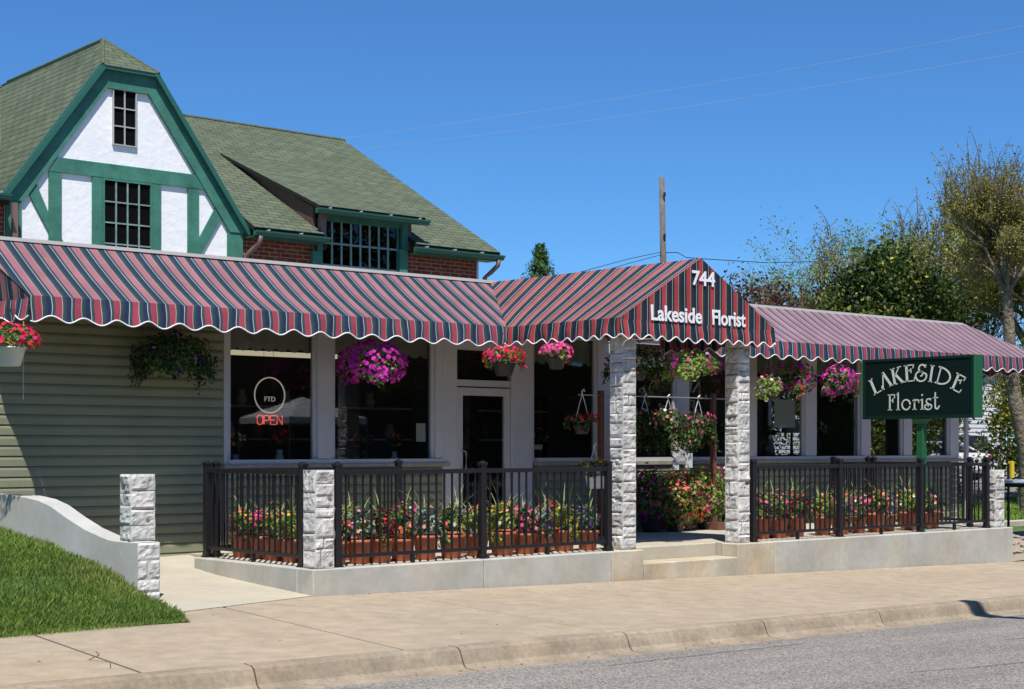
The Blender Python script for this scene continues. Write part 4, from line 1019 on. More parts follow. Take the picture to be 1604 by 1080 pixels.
def flower_geo(P, Nn, size):
    n = len(P); Nn = Nn+rng.normal(size=(n, 3))*.35; Nn /= np.linalg.norm(Nn, axis=1)[:, None]
    T_ = np.cross(Nn, rng.normal(size=(n, 3))); T_ /= np.linalg.norm(T_, axis=1)[:, None]+1e-9
    B = np.cross(Nn, T_); s = size*rng.uniform(.75, 1.2, n)[:, None]; V = []
    for k in range(10):
        a = 2*np.pi*k/10; r = .5 if k % 2 == 0 else .36
        V.append(P+(T_*np.cos(a)+B*np.sin(a))*s*r+Nn*s*(.10 if k % 2 == 0 else .02))
    return np.stack(V, 1).reshape(-1, 3), np.arange(10*n).reshape(-1, 10)
def shell(n, c, r, inner=.55, zlo=-1, zhi=1):
    d = rand_dirs(n*3); d = d[(d[:, 2] >= zlo) & (d[:, 2] <= zhi)][:n]
    k = rng.uniform(inner, 1.0, len(d))[:, None]**.6
    return np.array(c)+d*k*np.array(r), d
def choose(n, w):
    w = np.array(w, float); return rng.choice(len(w), n, p=w/w.sum())
def pot_mb(r=.135, h=.26, c=(0, 0, 0)):
    mb = MB(); mb.lathe(c, [(r*.72, 0), (r*.75, .01), (r*.95, h-.045), (r*.96, h-.044), (r*1.06, h-.042), (r*1.08, h), (r*.98, h), (r*.95, h-.03), (r*.2, h-.028)], 20, sq=.35)
    return mb
def potted(colors, kind, seed, blades=9, hgt=.24, rad=.17, nf=27):
    """a proto potted plant at the origin: pot > soil, foliage, blossoms, grass_spike"""
    global rng
    rng = np.random.default_rng(seed)
    t = thing('flower_pot', 'x', 'potted plant', (0, 0, 0), 'terracotta flower pots on the terrace')
    obj('pot', pot_mb(), 'terra', t, True); 
    mb = MB(); mb.lathe((0, 0, .225), [(.12, 0), (.118, .008)], 16); obj('soil', mb, 'soil', t)
    n = 330; P, D = shell(n, (0, 0, .27+hgt*.42), (rad, rad, hgt*.75), .35, -.55, 1)
    for _ in range(3):
        a = rng.uniform(0, 6.28); Q, E_ = shell(34, (math.cos(a)*rad*.85, math.sin(a)*rad*.85, .24+rng.uniform(-.05, .12)), (.07, .07, .09), .2); P = np.vstack([P, Q]); D = np.vstack([D, E_])
    sp_ = rng.uniform(-.05, .08, len(P)); P[:, 2] += np.clip(sp_, 0, 1)
    v, f = leaf_geo(P, D+np.array([0, 0, .5]), .058)
    lm = {'g': (['leaf1', 'leaf2', 'leaf3'], [4, 4, 2]), 's': (['leaf1', 'leafsilver', 'leaf3'], [3, 6, 1]), 'c': (['leaf1', 'leafchart', 'leaf2'], [2, 6, 3]), 'r': (['leafred', 'leaf1', 'leaf2'], [5, 3, 2])}[kind]
    npobj('foliage', v, f, choose(len(f), lm[1]), lm[0], t)
    Pf, Df = shell(nf, (0, 0, .29+hgt*.42), (rad*1.06, rad*1.06, hgt*.82), .85, -.5, 1)
    v, f = flower_geo(Pf, Df+np.array([0, 0, .25]), .052); npobj('blossoms', v, f, choose(len(f), [5]+[2]*(len(colors)-1)), ['f_'+c for c in colors], t)
    if blades:
        vs, fs = [], []
        for _ in range(blades):
            a = rng.uniform(0, 6.28); L = rng.uniform(.30, .66); w = rng.uniform(.004, .008); out = rng.uniform(.15, .7); x0, y0 = rng.uniform(-.03, .03, 2)
            b = len(vs)
            for k in range(6):
                s = k/5; rr = out*L*s*s; z = .30+L*(s-.25*s*s*out*2); ww = w*2.0*(1-s**2)+.0006
                cx, cy = x0+math.cos(a)*rr, y0+math.sin(a)*rr
                vs += [(cx-math.sin(a)*ww, cy+math.cos(a)*ww, z), (cx+math.sin(a)*ww, cy-math.cos(a)*ww, z)]
            fs += [(b+2*k, b+2*k+1, b+2*k+3, b+2*k+2) for k in range(5)]
        npobj('grass_spike', np.array(vs), np.array(fs), np.zeros(len(fs)), ['blade'], t)
    return t
protos = {
 'salmon': potted(['salmon', 'coral', 'white'], 'g', 101, 8), 'red': potted(['coral', 'red', 'salmon'], 'c', 102, 10), 'pink': potted(['hotpink', 'pink', 'pink'], 'g', 103, 6, nf=52),
 'silver': potted(['white', 'lilac', 'salmon'], 's', 104, 9, nf=22), 'violet': potted(['violet', 'pink', 'coral'], 's', 105, 7), 'crimson': potted(['crimson', 'red'], 'r', 106, 5, nf=40),
 'yellow': potted(['yellow', 'salmon', 'white'], 'c', 107, 12, nf=26), 'orange': potted(['coral', 'salmon', 'yellow'], 'g', 108, 8, nf=44), 'bright': potted(['pink', 'hotpink', 'white'], 'g', 109, 9, hgt=.27, nf=60)}
ordn = ['first', 'second', 'third', 'fourth', 'fifth', 'sixth', 'seventh', 'eighth', 'ninth', 'tenth', 'eleventh', 'twelfth']
DESC = dict(salmon='salmon flowers', red='coral red flowers', pink='deep pink flowers', silver='silvery leaves', violet='violet and pink flowers', crimson='dark crimson flowers', yellow='yellow flowers with tall blades', orange='orange flowers', bright='bright pink flowers')
used_p = set()
def place_pot(kind, u, v, label, sc=1.0):
    o = protos[kind]; rz = random.uniform(0, 6.28)
    if kind not in used_p:
        used_p.add(kind); o.location = (u, v, .002); o.rotation_euler = (0, 0, rz); o.scale = (sc,)*3; o['label'] = label; return o
    return dup(o, (u, v, .002), rz, label, 'terracotta flower pots on the terrace', sc)
front = [(.55, 'salmon'), (.84, 'silver'), (1.12, 'crimson'), (1.45, 'orange'), (1.80, 'silver'), (2.16, 'salmon'), (2.58, 'red'), (2.93, 'yellow'), (3.30, 'bright'), (3.66, 'violet'), (4.00, 'yellow'), (4.34, 'violet')]
for i, (u, k) in enumerate(front):
    place_pot(k, u+.05, .44+random.uniform(-.04, .08), '%s, %s pot from the corner pier behind the front railing' % (DESC[k], ordn[i]), random.uniform(.95, 1.1))
for i, (v, k) in enumerate([(.78, 'silver'), (1.10, 'yellow'), (1.46, 'red'), (1.82, 'pink'), (2.16, 'orange')]):
    place_pot(k, .47+random.uniform(-.03, .05), v, '%s, %s pot from the corner pier along the side railing' % (DESC[k], ordn[i]))
for i, (u, v, k) in enumerate([(1.15, .95, 'red'), (1.95, 1.0, 'bright'), (2.75, 1.0, 'silver'), (3.55, .95, 'orange'), (4.25, 1.0, 'crimson')]):
    place_pot(k, u, v, '%s, %s pot from left in the second row, left terrace' % (DESC[k], ordn[i]), 1.05)
right = [(7.52, 'orange', 1.25), (7.98, 'pink', 1.2), (8.30, 'bright', 1.1), (8.72, 'crimson', 1.15), (9.35, 'red', 1.05), (9.72, 'silver', 1.0), (10.2, 'bright', 1.0), (10.62, 'orange', 1.12), (11.0, 'violet', 1.0), (11.5, 'yellow', 1.1), (11.9, 'pink', 1.05), (12.2, 'silver', 1.1)]
for i, (u, k, s) in enumerate(right):
    place_pot(k, u, .55+random.uniform(-.05, .12), '%s, %s pot right of the right column behind the railing' % (DESC[k], ordn[i]), s)
for i, (u, v, k) in enumerate([(8.1, 1.0, 'yellow'), (9.1, 1.0, 'silver'), (10.4, 1.0, 'red'), (11.3, 1.0, 'violet'), (12.5, 1.1, 'salmon')]):
    place_pot(k, u, v, '%s, %s pot from left in the back row, right terrace' % (DESC[k], ordn[i]), 1.05)
rng = np.random.default_rng(99)

def basket(label, loc, r, colors, leafmix, top_z, pot='blackpot', nf=90, nl=700, fs=.055, asp=(1, 1, .8), droop=.5, potr=.12, poth=.15, trail=6, kind='hanging_basket', cords=True, only_half=None):
    """hanging basket: pot > rim, foliage, blossoms, hanger"""
    x, y, z = loc
    t = thing(kind, label, 'hanging basket', (x, y, z), 'hanging flower baskets')
    mb = MB(); mb.lathe((x, y, z-.06-poth), [(potr*.62, 0), (potr*.72, .01), (potr, poth-.02), (potr*1.08, poth-.018), (potr*1.08, poth), (potr*.9, poth), (.02, poth-.02)], 18); obj('pot', mb, pot, t, True)
    P, D = shell(nl, (x, y, z), (r*asp[0], r*asp[1], r*asp[2]), .4, -.75 if droop > .3 else -.3, 1)
    for _ in range(trail):
        a = rng.uniform(0, 6.28); L = rng.uniform(.4, 1)*droop*r*1.5; n = 46
        s = rng.random(n)[:, None]; base = np.array([x+math.cos(a)*r*.85*asp[0], y+math.sin(a)*r*.85*asp[1], z-.05])
        Q = base+np.array([math.cos(a)*.15*r, math.sin(a)*.15*r, -L])*s+rng.normal(size=(n, 3))*.028; P = np.vstack([P, Q]); D = np.vstack([D, np.tile([math.cos(a), math.sin(a), 0.2], (n, 1))])
    v, f = leaf_geo(P, D+np.array([0, 0, .3]), .055); npobj('foliage', v, f, choose(len(f), leafmix[1]), leafmix[0], t)
    Pf, Df = shell(nf, (x, y, z+.01), (r*asp[0]*1.05, r*asp[1]*1.05, r*asp[2]*1.05), .9, -.8 if droop > .3 else -.25, 1)
    if trail:
        sel = rng.integers(nl, len(P), max(4, int(nf*.25))); Pf = np.vstack([Pf, P[sel]+rng.normal(size=(len(sel), 3))*.012]); Df = np.vstack([Df, D[sel]])
    v, f = flower_geo(Pf, Df, fs); npobj('blossoms', v, f, choose(len(f), [5]+[2]*(len(colors)-1)), ['f_'+c for c in colors], t)
    if cords:
        mb = MB()
        for k in range(3):
            a = k*2.09+.4; mb.tube([(x+math.cos(a)*potr, y+math.sin(a)*potr, z-.06), (x, y, top_z-.05)], .0035, 4)
        mb.tube([(x, y, top_z-.05), (x, y, top_z)], .004, 4); obj('hanger', mb, 'wire', t)
    return t
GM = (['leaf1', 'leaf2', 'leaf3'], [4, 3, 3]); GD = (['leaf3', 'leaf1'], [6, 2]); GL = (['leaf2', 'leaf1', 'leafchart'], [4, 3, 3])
bk0 = basket('white basket of bright red flowers hanging at the left end of the awning', (-2.50, 1.93, 2.40), .27, ['red', 'hotpink', 'red'], GM, 2.84, 'whitepot', nf=150, droop=.15, trail=0, asp=(1.15, 1.1, .66), potr=.17, poth=.20)
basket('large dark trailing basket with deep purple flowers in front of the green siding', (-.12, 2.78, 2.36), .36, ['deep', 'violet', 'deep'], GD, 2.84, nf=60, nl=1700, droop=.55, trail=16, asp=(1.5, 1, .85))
basket('round basket of magenta petunias in front of the second window from the left', (2.53, 2.42, 2.34), .34, ['magenta', 'fuchsia', 'magenta'], GM, 2.84, nf=380, nl=450, droop=.4, trail=6, asp=(1.32, 1.1, .86), fs=.066)
basket('black basket of bright red flowers at the corner where the awning meets the canopy', (4.20, 1.80, 2.46), .25, ['red', 'hotpink'], GM, 2.86, nf=130, nl=420, droop=.2, trail=2, asp=(1.15, 1.1, .62), potr=.15, poth=.17, fs=.055)
basket('small black basket of pink flowers under the left edge of the canopy', (4.33, .92, 2.50), .19, ['pink', 'hotpink', 'pink'], GM, 2.86, nf=110, nl=300, droop=.2, trail=2, asp=(1.15, 1, .62), potr=.12, poth=.15)
basket('loose leafy basket with scattered pink petunias just behind the canopy front', (6.02, .14, 2.38), .27, ['pink', 'lilac', 'fuchsia'], GL, 2.86, nf=44, nl=950, droop=.35, trail=9, asp=(1.75, 1, .75), fs=.062)
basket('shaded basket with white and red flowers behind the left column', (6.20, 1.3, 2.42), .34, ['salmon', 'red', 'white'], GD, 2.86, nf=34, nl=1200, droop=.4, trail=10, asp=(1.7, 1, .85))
basket('small basket of light pink flowers just right of the right column', (9.92, 2.08, 2.24), .20, ['pink', 'lilac', 'white'], GL, 2.92, nf=42, nl=380, droop=.45, trail=5, asp=(1.3, 1, .9))
basket('shaded basket of magenta petunias in front of the right windows', (11.0, 2.55, 2.40), .40, ['magenta', 'fuchsia', 'red'], GM, 2.92, nf=120, nl=700, droop=.4, trail=7, asp=(1.25, 1, .75), fs=.066)
basket('sunlit basket of vivid fuchsia petunias left of the green sign', (11.62, 2.03, 2.36), .27, ['fuchsia', 'magenta', 'pink'], GM, 2.92, nf=190, nl=500, droop=.5, trail=8, asp=(1.2, 1, .95), fs=.062)
mb = MB(); mb.tube([(-2.33, 1.95, 2.62), (-2.33, 1.96, 1.80)], .006, 5); obj('cord', mb, 'whitewire', bk0)

# rack with hanging plants inside the entrance
GD2 = (['leaf3', 'leaf1', 'leafred'], [5, 3, 1])
rk = thing('plant_rack', 'brown timber post rack with a horizontal bar for hanging plants behind the entrance columns', 'plant rack', (7.6, 2.3, 0))
for u in (6.75, 9.19):
    mb = MB(); mb.box((u-.036, 2.565, .12), (u+.036, 2.635, 2.12)); mb.box((u-.04, 2.45, .002), (u+.22, 2.75, .12)); obj('post', mb, 'cedar', rk)
mb = MB(); mb.tube([(6.3, 2.6, 2.05), (9.5, 2.6, 2.05)], .011, 8); obj('bar', mb, 'metal', rk)
def hook_basket(label, u, v, z, colors, nf, mix=GL, r=.2, asp=(1.2, 1, .9), trail=8, droop=1.0, nl=380, fs=.055, pot='whitepot', top=2.04):
    t = basket(label, (u, v, z), r, colors, mix, top, pot, nf=nf, nl=nl, droop=droop, trail=trail, asp=asp, potr=.11, poth=.13, fs=fs, cords=False)
    mb = MB()
    for s in (-1, 1): mb.tube([(u+s*.13, v, z), (u+s*.05, v, top-.14), (u, v, top-.02)], .006, 5)
    mb.tube([(u, v, top-.02), (u-.03, v-.02, top+.02), (u, v-.03, top+.05), (u+.03, v-.01, top+.02)], .009, 5); obj('hook', mb, 'whitepot', t)
    return t
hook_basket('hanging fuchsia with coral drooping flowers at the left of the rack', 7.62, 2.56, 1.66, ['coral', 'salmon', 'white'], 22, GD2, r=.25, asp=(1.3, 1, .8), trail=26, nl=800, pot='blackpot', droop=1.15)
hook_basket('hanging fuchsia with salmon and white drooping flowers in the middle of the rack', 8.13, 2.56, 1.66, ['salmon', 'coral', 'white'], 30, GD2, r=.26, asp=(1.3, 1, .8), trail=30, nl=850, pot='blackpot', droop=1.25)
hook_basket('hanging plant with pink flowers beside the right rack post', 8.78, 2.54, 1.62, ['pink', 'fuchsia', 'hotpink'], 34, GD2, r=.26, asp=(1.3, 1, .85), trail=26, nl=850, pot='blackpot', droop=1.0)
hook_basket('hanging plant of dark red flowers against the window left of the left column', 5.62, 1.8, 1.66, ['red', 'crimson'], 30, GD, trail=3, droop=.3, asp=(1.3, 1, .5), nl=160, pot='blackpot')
t = hook_basket('low white basket of yellow flowers on a white hook left of the left column', 5.80, 1.75, 1.02, ['yellow', 'yellow', 'salmon'], 26, GM, trail=2, droop=.2, asp=(1.4, 1, .5), nl=220, top=1.30)
mb = MB(); mb.lathe((5.83, 1.74, .72), [(.10, 0), (.13, .02), (.155, .17), (.16, .18)], 18); obj('outer_pot', mb, 'whitepot', t, True)
# shrubs of flowers massed on the floor against the wall
def bush(label, loc, r, colors, mix, nf, nl, fs=.055):
    t = thing('flowering_shrub', label, 'flowering plant', (loc[0], loc[1], 0), 'flowering plants massed behind the entrance')
    mb = pot_mb(.15, .24, (loc[0], loc[1], .002)); obj('pot', mb, 'blackpot', t, True)
    mb = MB()
    for k in range(7):
        a = k*.9; mb.tube([(loc[0]+.03*math.cos(a), loc[1]+.03*math.sin(a), .22), (loc[0]+r[0]*.5*math.cos(a), loc[1]+r[1]*.5*math.sin(a), loc[2]+r[2]*.3)], .006, 4)
    obj('stems', mb, 'cedar', t)
    P, D = shell(nl, loc, r, .45); P += rng.normal(size=P.shape)*.03
    v, f = leaf_geo(P, D+np.array([0, -.2, .3]), .07); npobj('foliage', v, f, choose(len(f), mix[1]), mix[0], t)
    P, D = shell(nf, loc, [q*1.05 for q in r], .9); P += rng.normal(size=P.shape)*.02
    v, f = flower_geo(P, D, fs); npobj('blossoms', v, f, choose(len(f), [5]+[2]*(len(colors)-1)), ['f_'+c for c in colors], t)
GR = (['leaf1', 'leafchart', 'leafred', 'leaf2'], [4, 3, 3, 4])
bush('magenta flowering plant in the left of the massed flowers behind the entrance', (8.02, 2.80, .58), (.36, .24, .42), ['magenta', 'fuchsia', 'hotpink'], GM, 210, 1200, .065)
bush('bushy plant with coral flowers low left in the massed flowers behind the entrance', (8.40, 2.66, .42), (.38, .28, .38), ['coral', 'red', 'salmon'], GR, 140, 1500, .058)
bush('large bushy plant with red flowers and bronze leaves in the centre of the massed flowers', (8.74, 2.80, .52), (.50, .32, .46), ['coral', 'hotpink', 'red'], GR, 190, 2400, .058)
bush('leafy plant with pink flowers at the right of the massed flowers by the rack post', (9.24, 2.78, .54), (.46, .30, .48), ['pink', 'hotpink', 'pink'], GL, 150, 2000, .058)
bush('small plant of pale lilac flowers beside the right column', (9.62, 2.6, .88), (.15, .15, .13), ['lilac', 'lilac', 'white'], GM, 60, 140)
for lb, u0, u1 in (('white plant tag hanging among the fuchsias, the left of two', 8.09, 8.22), ('larger white plant tag hanging among the fuchsias, the right of two', 8.36, 8.52)):
    mb = MB(); mb.box((u0, 2.42, .95 if u0 < 8.2 else .98), (u1, 2.43, 1.13 if u0 < 8.2 else 1.2)); tag(obj('plant_tag', mb, 'paper'), lb, 'plant tag')

# dry leaves and grit blown along the kerb and joints
rng = np.random.default_rng(77); n = 260
U = rng.uniform(-6, 14, n); kind_ = rng.random(n); V = np.where(kind_ < .55, np.array([vc(a) for a in U])-rng.uniform(.29, .50, n), np.where(kind_ < .8, rng.uniform(-.25, -.03, n), rng.uniform(-3.6, -.3, n)))
Z = np.array([zs(a, vc(a))-.150 if b < vc(a)-.2 else zs(a, b) for a, b in zip(U, V)])+.006
v, f = leaf_geo(np.stack([U, V, Z], 1), np.tile([0, 0, 6.0], (n, 1)), .028, .6); M['dryleaf'] = mat('dry leaf', (.16, .10, .05), .9)
tag(npobj('leaf_litter', v, f, choose(n, [3, 1]), ['dryleaf', 'leaf3']), 'tiny dry leaves and petals scattered on the pavement and along the kerb', 'leaf litter', kind='stuff')

# ------------------------------------------------------------------ interior furniture
def table_in(label, u0, u1, v0, v1, h):
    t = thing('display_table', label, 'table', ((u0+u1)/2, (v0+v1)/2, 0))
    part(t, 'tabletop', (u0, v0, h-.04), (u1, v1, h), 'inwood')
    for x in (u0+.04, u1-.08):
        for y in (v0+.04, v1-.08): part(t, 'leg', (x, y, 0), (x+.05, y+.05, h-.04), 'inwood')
table_in('dark display table inside the left window', 1.0, 2.1, 3.6, 4.2, 1.0)
table_in('dark display table inside the second window', 2.7, 4.0, 3.7, 4.4, 1.05)
table_in('dark display table inside the window right of the door', 6.1, 7.2, 3.7, 4.3, 1.1)
table_in('long dark display table inside the right windows', 11.0, 14.6, 4.0, 4.8, 1.15)
def vase(label, u, v, z, r, h, m, col_, nf=16):
    t = thing('vase', label, 'vase', (u, v, z), 'vases inside the shop')
    mb = MB(); mb.lathe((u, v, z), [(r*.5, 0), (r, h*.35), (r*.6, h*.8), (r*.75, h)], 14); obj('body', mb, m, t, True)
    P, D = shell(90, (u, v, z+h+.1), (r*2.2, r*2.2, .16), .3, -.2, 1); v_, f = leaf_geo(P, D, .08); npobj('foliage', v_, f, choose(len(f), [2, 1]), ['leaf3', 'leaf1'], t)
    P, D = shell(nf, (u, v, z+h+.12), (r*2.3, r*2.3, .18), .8, -.1, 1); v_, f = flower_geo(P, D, .06); npobj('blossoms', v_, f, np.zeros(len(f)), ['f_'+col_], t)
vase('white vase of flowers on the table inside the left window', 1.3, 3.75, 1.0, .07, .2, 'whitepot', 'white')
vase('dark vase of pink flowers on the table inside the second window', 3.4, 3.85, 1.05, .07, .2, 'blackpot', 'pink')
vase('tall vase with leaves inside the first window right of the right column', 11.4, 4.2, 1.15, .09, .3, 'blackpot', 'white')
vase('vase with pale flowers inside the second window right of the right column', 12.6, 4.3, 1.15, .09, .28, 'whitepot', 'salmon')
vase('dark vase with leaves inside the window behind the sign', 13.9, 4.3, 1.15, .1, .35, 'blackpot', 'white')
vase('pale vase of red flowers at the front of the left window', 1.85, 3.55, 1.08, .06, .18, 'whitepot', 'red')
vase('small dark vase of yellow flowers at the left corner of the first window', 1.02, 3.5, 1.08, .05, .14, 'blackpot', 'yellow')
vase('white vase of lilac flowers on the left of the second window table', 2.9, 3.8, 1.05, .07, .22, 'whitepot', 'lilac')
vase('small pale vase of coral flowers at the right of the second window', 3.75, 3.6, 1.08, .05, .15, 'whitepot', 'coral')
vase('dark vase of salmon flowers inside the window right of the door', 6.6, 3.8, 1.1, .07, .2, 'blackpot', 'salmon')
for k, (u, w_) in enumerate(((1.2, 1.6), (3.3, 1.5), (6.2, 1.6))):
    sh = thing('shelf_unit', ['dark shelf unit on the back wall seen through the left window', 'dark shelf unit on the back wall seen through the second window', 'dark shelf unit on the back wall seen through the window right of the door'][k], 'shelf', (u+w_/2+1.6, 6.9, 0), 'shelf units inside the shop')
    x0 = u+1.6; part(sh, 'side_panel', (x0, 6.7, 0), (x0+.03, 7.1, 2.2), 'inwood'); part(sh, 'side_panel', (x0+w_, 6.7, 0), (x0+w_+.03, 7.1, 2.2), 'inwood')
    for z in (.4, .9, 1.4, 1.9): part(sh, 'shelf', (x0+.03, 6.7, z), (x0+w_, 7.1, z+.03), 'paper')
rw_ = random.Random(3)
for k, (u, z) in enumerate([(3.1, 1.43), (3.6, 1.43), (4.1, 1.93), (3.3, 1.93), (5.2, 1.43), (5.7, 1.93), (6.1, 1.43), (8.1, 1.43), (8.6, 1.93), (9.1, 1.43)]):
    mb = MB(); mb.lathe((u, 6.9, z), [(.05, 0), (.09, .08), (.05, .2), (.06, .24)], 12); tag(obj('vase', mb, ['whitepot', 'terra', 'paper'][k % 3], None, True), '%s empty vase on the shelves inside the shop' % ['white', 'terracotta', 'pale grey'][k % 3], 'vase', 'empty vases on the inside shelves')
ls = thing('table_lamp', 'table lamp with a grey shade inside the right windows', 'lamp', (13.2, 4.3, 1.15)); mb = MB(); mb.lathe((13.2, 4.3, 1.15), [(.09, 0), (.03, .03), (.02, .45)], 12); obj('base', mb, 'inwood', ls); mb = MB(); mb.lathe((13.2, 4.3, 1.55), [(.2, 0), (.12, .25)], 18); obj('lamp_shade', mb, 'paper', ls)

# ------------------------------------------------------------------ trees
def tree(name, label, cat, base, height, trunk_r, seed, leafmats, leafw, leafsize, nleaf, levels=4, spread=.55, up=.25, trunk=None, first=.35, twig=.0, barkm='bark', clump=.35, group='trees behind the shop', kids=(4, 4, 4, 4), lratio=.62, fill=None, shoots=0):
    rr = random.Random(seed); r2 = np.random.default_rng(seed)
    t = thing(name, label, cat, base, group)
    tips = []; mb = MB()
    def br(p, d, L, r, lv):
        n = 5 if lv < 2 else 3; pts = [p]; rad = [r]; q = Vector(p); dd = Vector(d).normalized()
        for k in range(n):
            dd = (dd+Vector((rr.gauss(0, .13), rr.gauss(0, .13), rr.gauss(0, .10)+up*.16))).normalized()
            q = q+dd*(L/n); pts.append(q.copy()); rad.append(r*(1-.62*(k+1)/n) if lv else r*(1-.40*(k+1)/n))
        if lv <= levels-1 or twig: mb.tube(pts, [max(x, .006) for x in rad], 7 if lv == 0 else (5 if lv < 3 else 3), cap=False)
        if lv >= levels-1:
            for k in range(1, n+1): tips.append(pts[k])
        if lv >= levels: return
        nk = kids[min(lv, len(kids)-1)]
        for k in range(nk):
            s = first+(1-first)*(k+rr.random()*.7)/nk if lv == 0 else .3+.7*(k+rr.random())/nk
            i = min(n-1, int(s*n)); f = s*n-i; o = pts[i].lerp(pts[min(i+1, n)], min(1, f)); a = rr.uniform(0, 6.28)
            base_d = (pts[i+1]-pts[i]).normalized(); side = base_d.cross(Vector((math.cos(a), math.sin(a), .3))).normalized()
            nd = (base_d*(1-spread)+side*spread*rr.uniform(.8, 1.5)+Vector((0, 0, up*.5))).normalized()
            br(o, nd, L*lratio*rr.uniform(.75, 1.15)*(1-.35*s if lv == 0 else 1), max(.005, rad[i]*.62), lv+1)
        if lv: pass
    if trunk:
        P = [Vector(p) for p in trunk]; n = len(P); rad = [trunk_r*(1-.45*i/(n-1)) for i in range(n)]; mb.tube(P, rad, 12, cap=False)
        d = (P[-1]-P[-2]).normalized(); h = height-(P[-1].z-P[0].z)
        for k in range(kids[0]):
            a = 2*math.pi*k/kids[0]+rr.uniform(-.4, .4); nd = (d*.7+Vector((math.cos(a), math.sin(a), .35))*spread).normalized(); br(P[-1], nd, h*.42*rr.uniform(.8, 1.15), rad[-1]*.6, 1)
        br(P[-1], d, h*.42, rad[-1]*.7, 1)
        if n > 4: br(P[-3], (d*.4+Vector((-.8, .1, .3))).normalized(), h*.3, rad[-3]*.35, 2)
    else: br(Vector(base), (0, 0, 1), height*.72, trunk_r, 0)
    SP = []
    if shoots:
        tp = sorted(tips, key=lambda q: -q.z)[:max(40, len(tips)//2)]
        for _ in range(shoots):
            q = rr.choice(tp); L = rr.uniform(.5, 1.3); a = rr.uniform(0, 6.28); pts = [q+Vector((math.cos(a)*.12*k*k/4*L, math.sin(a)*.12*k*k/4*L, L*k/4)) for k in range(5)]
            mb.tube(pts, [.016, .013, .010, .007, .004], 3, cap=False)
            for _k in range(int(26*L)): k = rr.random(); SP.append(tuple(pts[0].lerp(pts[-1], k)+Vector((rr.gauss(0, .03), rr.gauss(0, .03), 0))))
    obj('trunk', mb, barkm, t, True)
    T_ = np.array([tuple(q) for q in tips]); idx = r2.integers(0, len(T_), nleaf)
    P = T_[idx]+r2.normal(size=(nleaf, 3))*np.array([clump, clump, clump*.8])
    if fill: 
        c, rad_, n_ = fill; d = r2.normal(size=(n_, 3)); d /= np.linalg.norm(d, axis=1)[:, None]; cl = np.array(c)+d[:, :]*np.array(rad_)*(r2.random((n_, 1))**.33); P = np.vstack([P, np.repeat(cl, 26, 0)+r2.normal(size=(n_*26, 3))*.22])
    if SP: P = np.vstack([P, np.array(SP)])
    n = len(P); Nn = r2.normal(size=(n, 3))+np.array([0, 0, .8]); global rng; rng = r2
    v, f = leaf_geo(P, Nn, leafsize, .62)
    # light and dark clumps
    nz = np.array([noise.noise(Vector(q)*.9) for q in P]); w = np.array(leafw, float); w /= w.sum(); c = np.cumsum(w)
    key = np.clip(r2.random(n)*.6+(.5+nz)*.4, 0, .999); mi = np.searchsorted(c, key); mi = np.clip(mi, 0, len(leafmats)-1)
    npobj('crown', v, f, mi, leafmats, t)
    return t
def gz(u, v): return ter(u, v)
# big sparse tree right of the shop
b0 = (26.95, 7.8, -.35)
tree('tree', 'tall half-bare tree with a pale leaning trunk at the right edge, nearer than the others', 'tree', b0, 8.9, .22, 5, ['t_bud', 't_olive', 't_olived', 't_yel'], [2, 4, 3, 1], .062, 20000, 5, .52, .8,
     trunk=[b0, (26.85, 7.82, 1.2), (26.45, 7.9, 2.6), (26.4, 8.0, 4.0), (26.3, 8.0, 5.2)], twig=1, clump=.08, kids=(5, 5, 5, 4, 4), lratio=.60, shoots=170)
b1 = (29.6, 9.3, -.33)
tree('tree', 'yellow-green leafing tree with a thick grey trunk cut off by the right edge', 'tree', b1, 9.4, .40, 9, ['t_yel', 't_olive', 't_olived', 't_bud'], [3, 5, 3, 2], .080, 52000, 5, .62, .65,
     trunk=[b1, (29.7, 9.3, .8), (29.9, 9.2, 1.8), (30.0, 9.2, 2.8), (29.9, 9.3, 3.8)], twig=1, clump=.17, kids=(6, 5, 5, 4, 3), lratio=.60, shoots=200)
tree('tree', 'half-bare spreading tree with crooked branches behind the right awning end', 'tree', (33.2, 14.1, -.25), 8.6, .22, 21, ['t_olived', 't_olive', 't_bud', 't_yel'], [3, 4, 3, 1], .075, 22000, 5, .64, .45, twig=1, clump=.09, kids=(7, 5, 5, 3, 3), barkm='barkd', shoots=160)
tree('tree', 'half-bare tree with upright bud-covered twigs left of the tall tree', 'tree', (35.3, 16.2, -.15), 8.6, .18, 23, ['t_bud', 't_olive', 't_olived'], [3, 4, 4], .060, 6000, 5, .50, .7, twig=1, clump=.09, kids=(7, 5, 4, 3, 3), barkm='barkd', shoots=200)
tree('tree', 'dense dark green maple behind the right awning', 'tree', (29.3, 13.4, -.1), 6.4, .3, 31, ['t_olive', 't_md', 't_dk', 't_yel'], [3, 4, 4, 1], .15, 5000, 3, .48, .5, clump=.3, kids=(12, 6, 5), fill=((29.3, 13.4, 4.5), (1.75, 1.75, 2.7), 1150))
tree('tree', 'dense dark rounded tree between the maple and the half-bare trees', 'tree', (28.5, 14.1, -.1), 5.8, .25, 33, ['t_md', 't_olive', 't_dk', 't_dk'], [2, 2, 3, 3], .14, 7000, 3, .75, .2, clump=.3, kids=(12, 6, 5), fill=((28.5, 14.1, 4.1), (1.4, 1.4, 2.5), 700))
tree('tree', 'purple-leaved tree just right of the entrance canopy roof', 'tree', (29.6, 18.5, 0), 7.3, .18, 37, ['t_purp', 't_purpb', 't_md', 't_purp'], [4, 4, 1, 3], .13, 8000, 3, .8, .15, clump=.30, kids=(9, 6, 5), fill=((29.6, 18.5, 4.9), (1.3, 1.3, 1.7), 220))
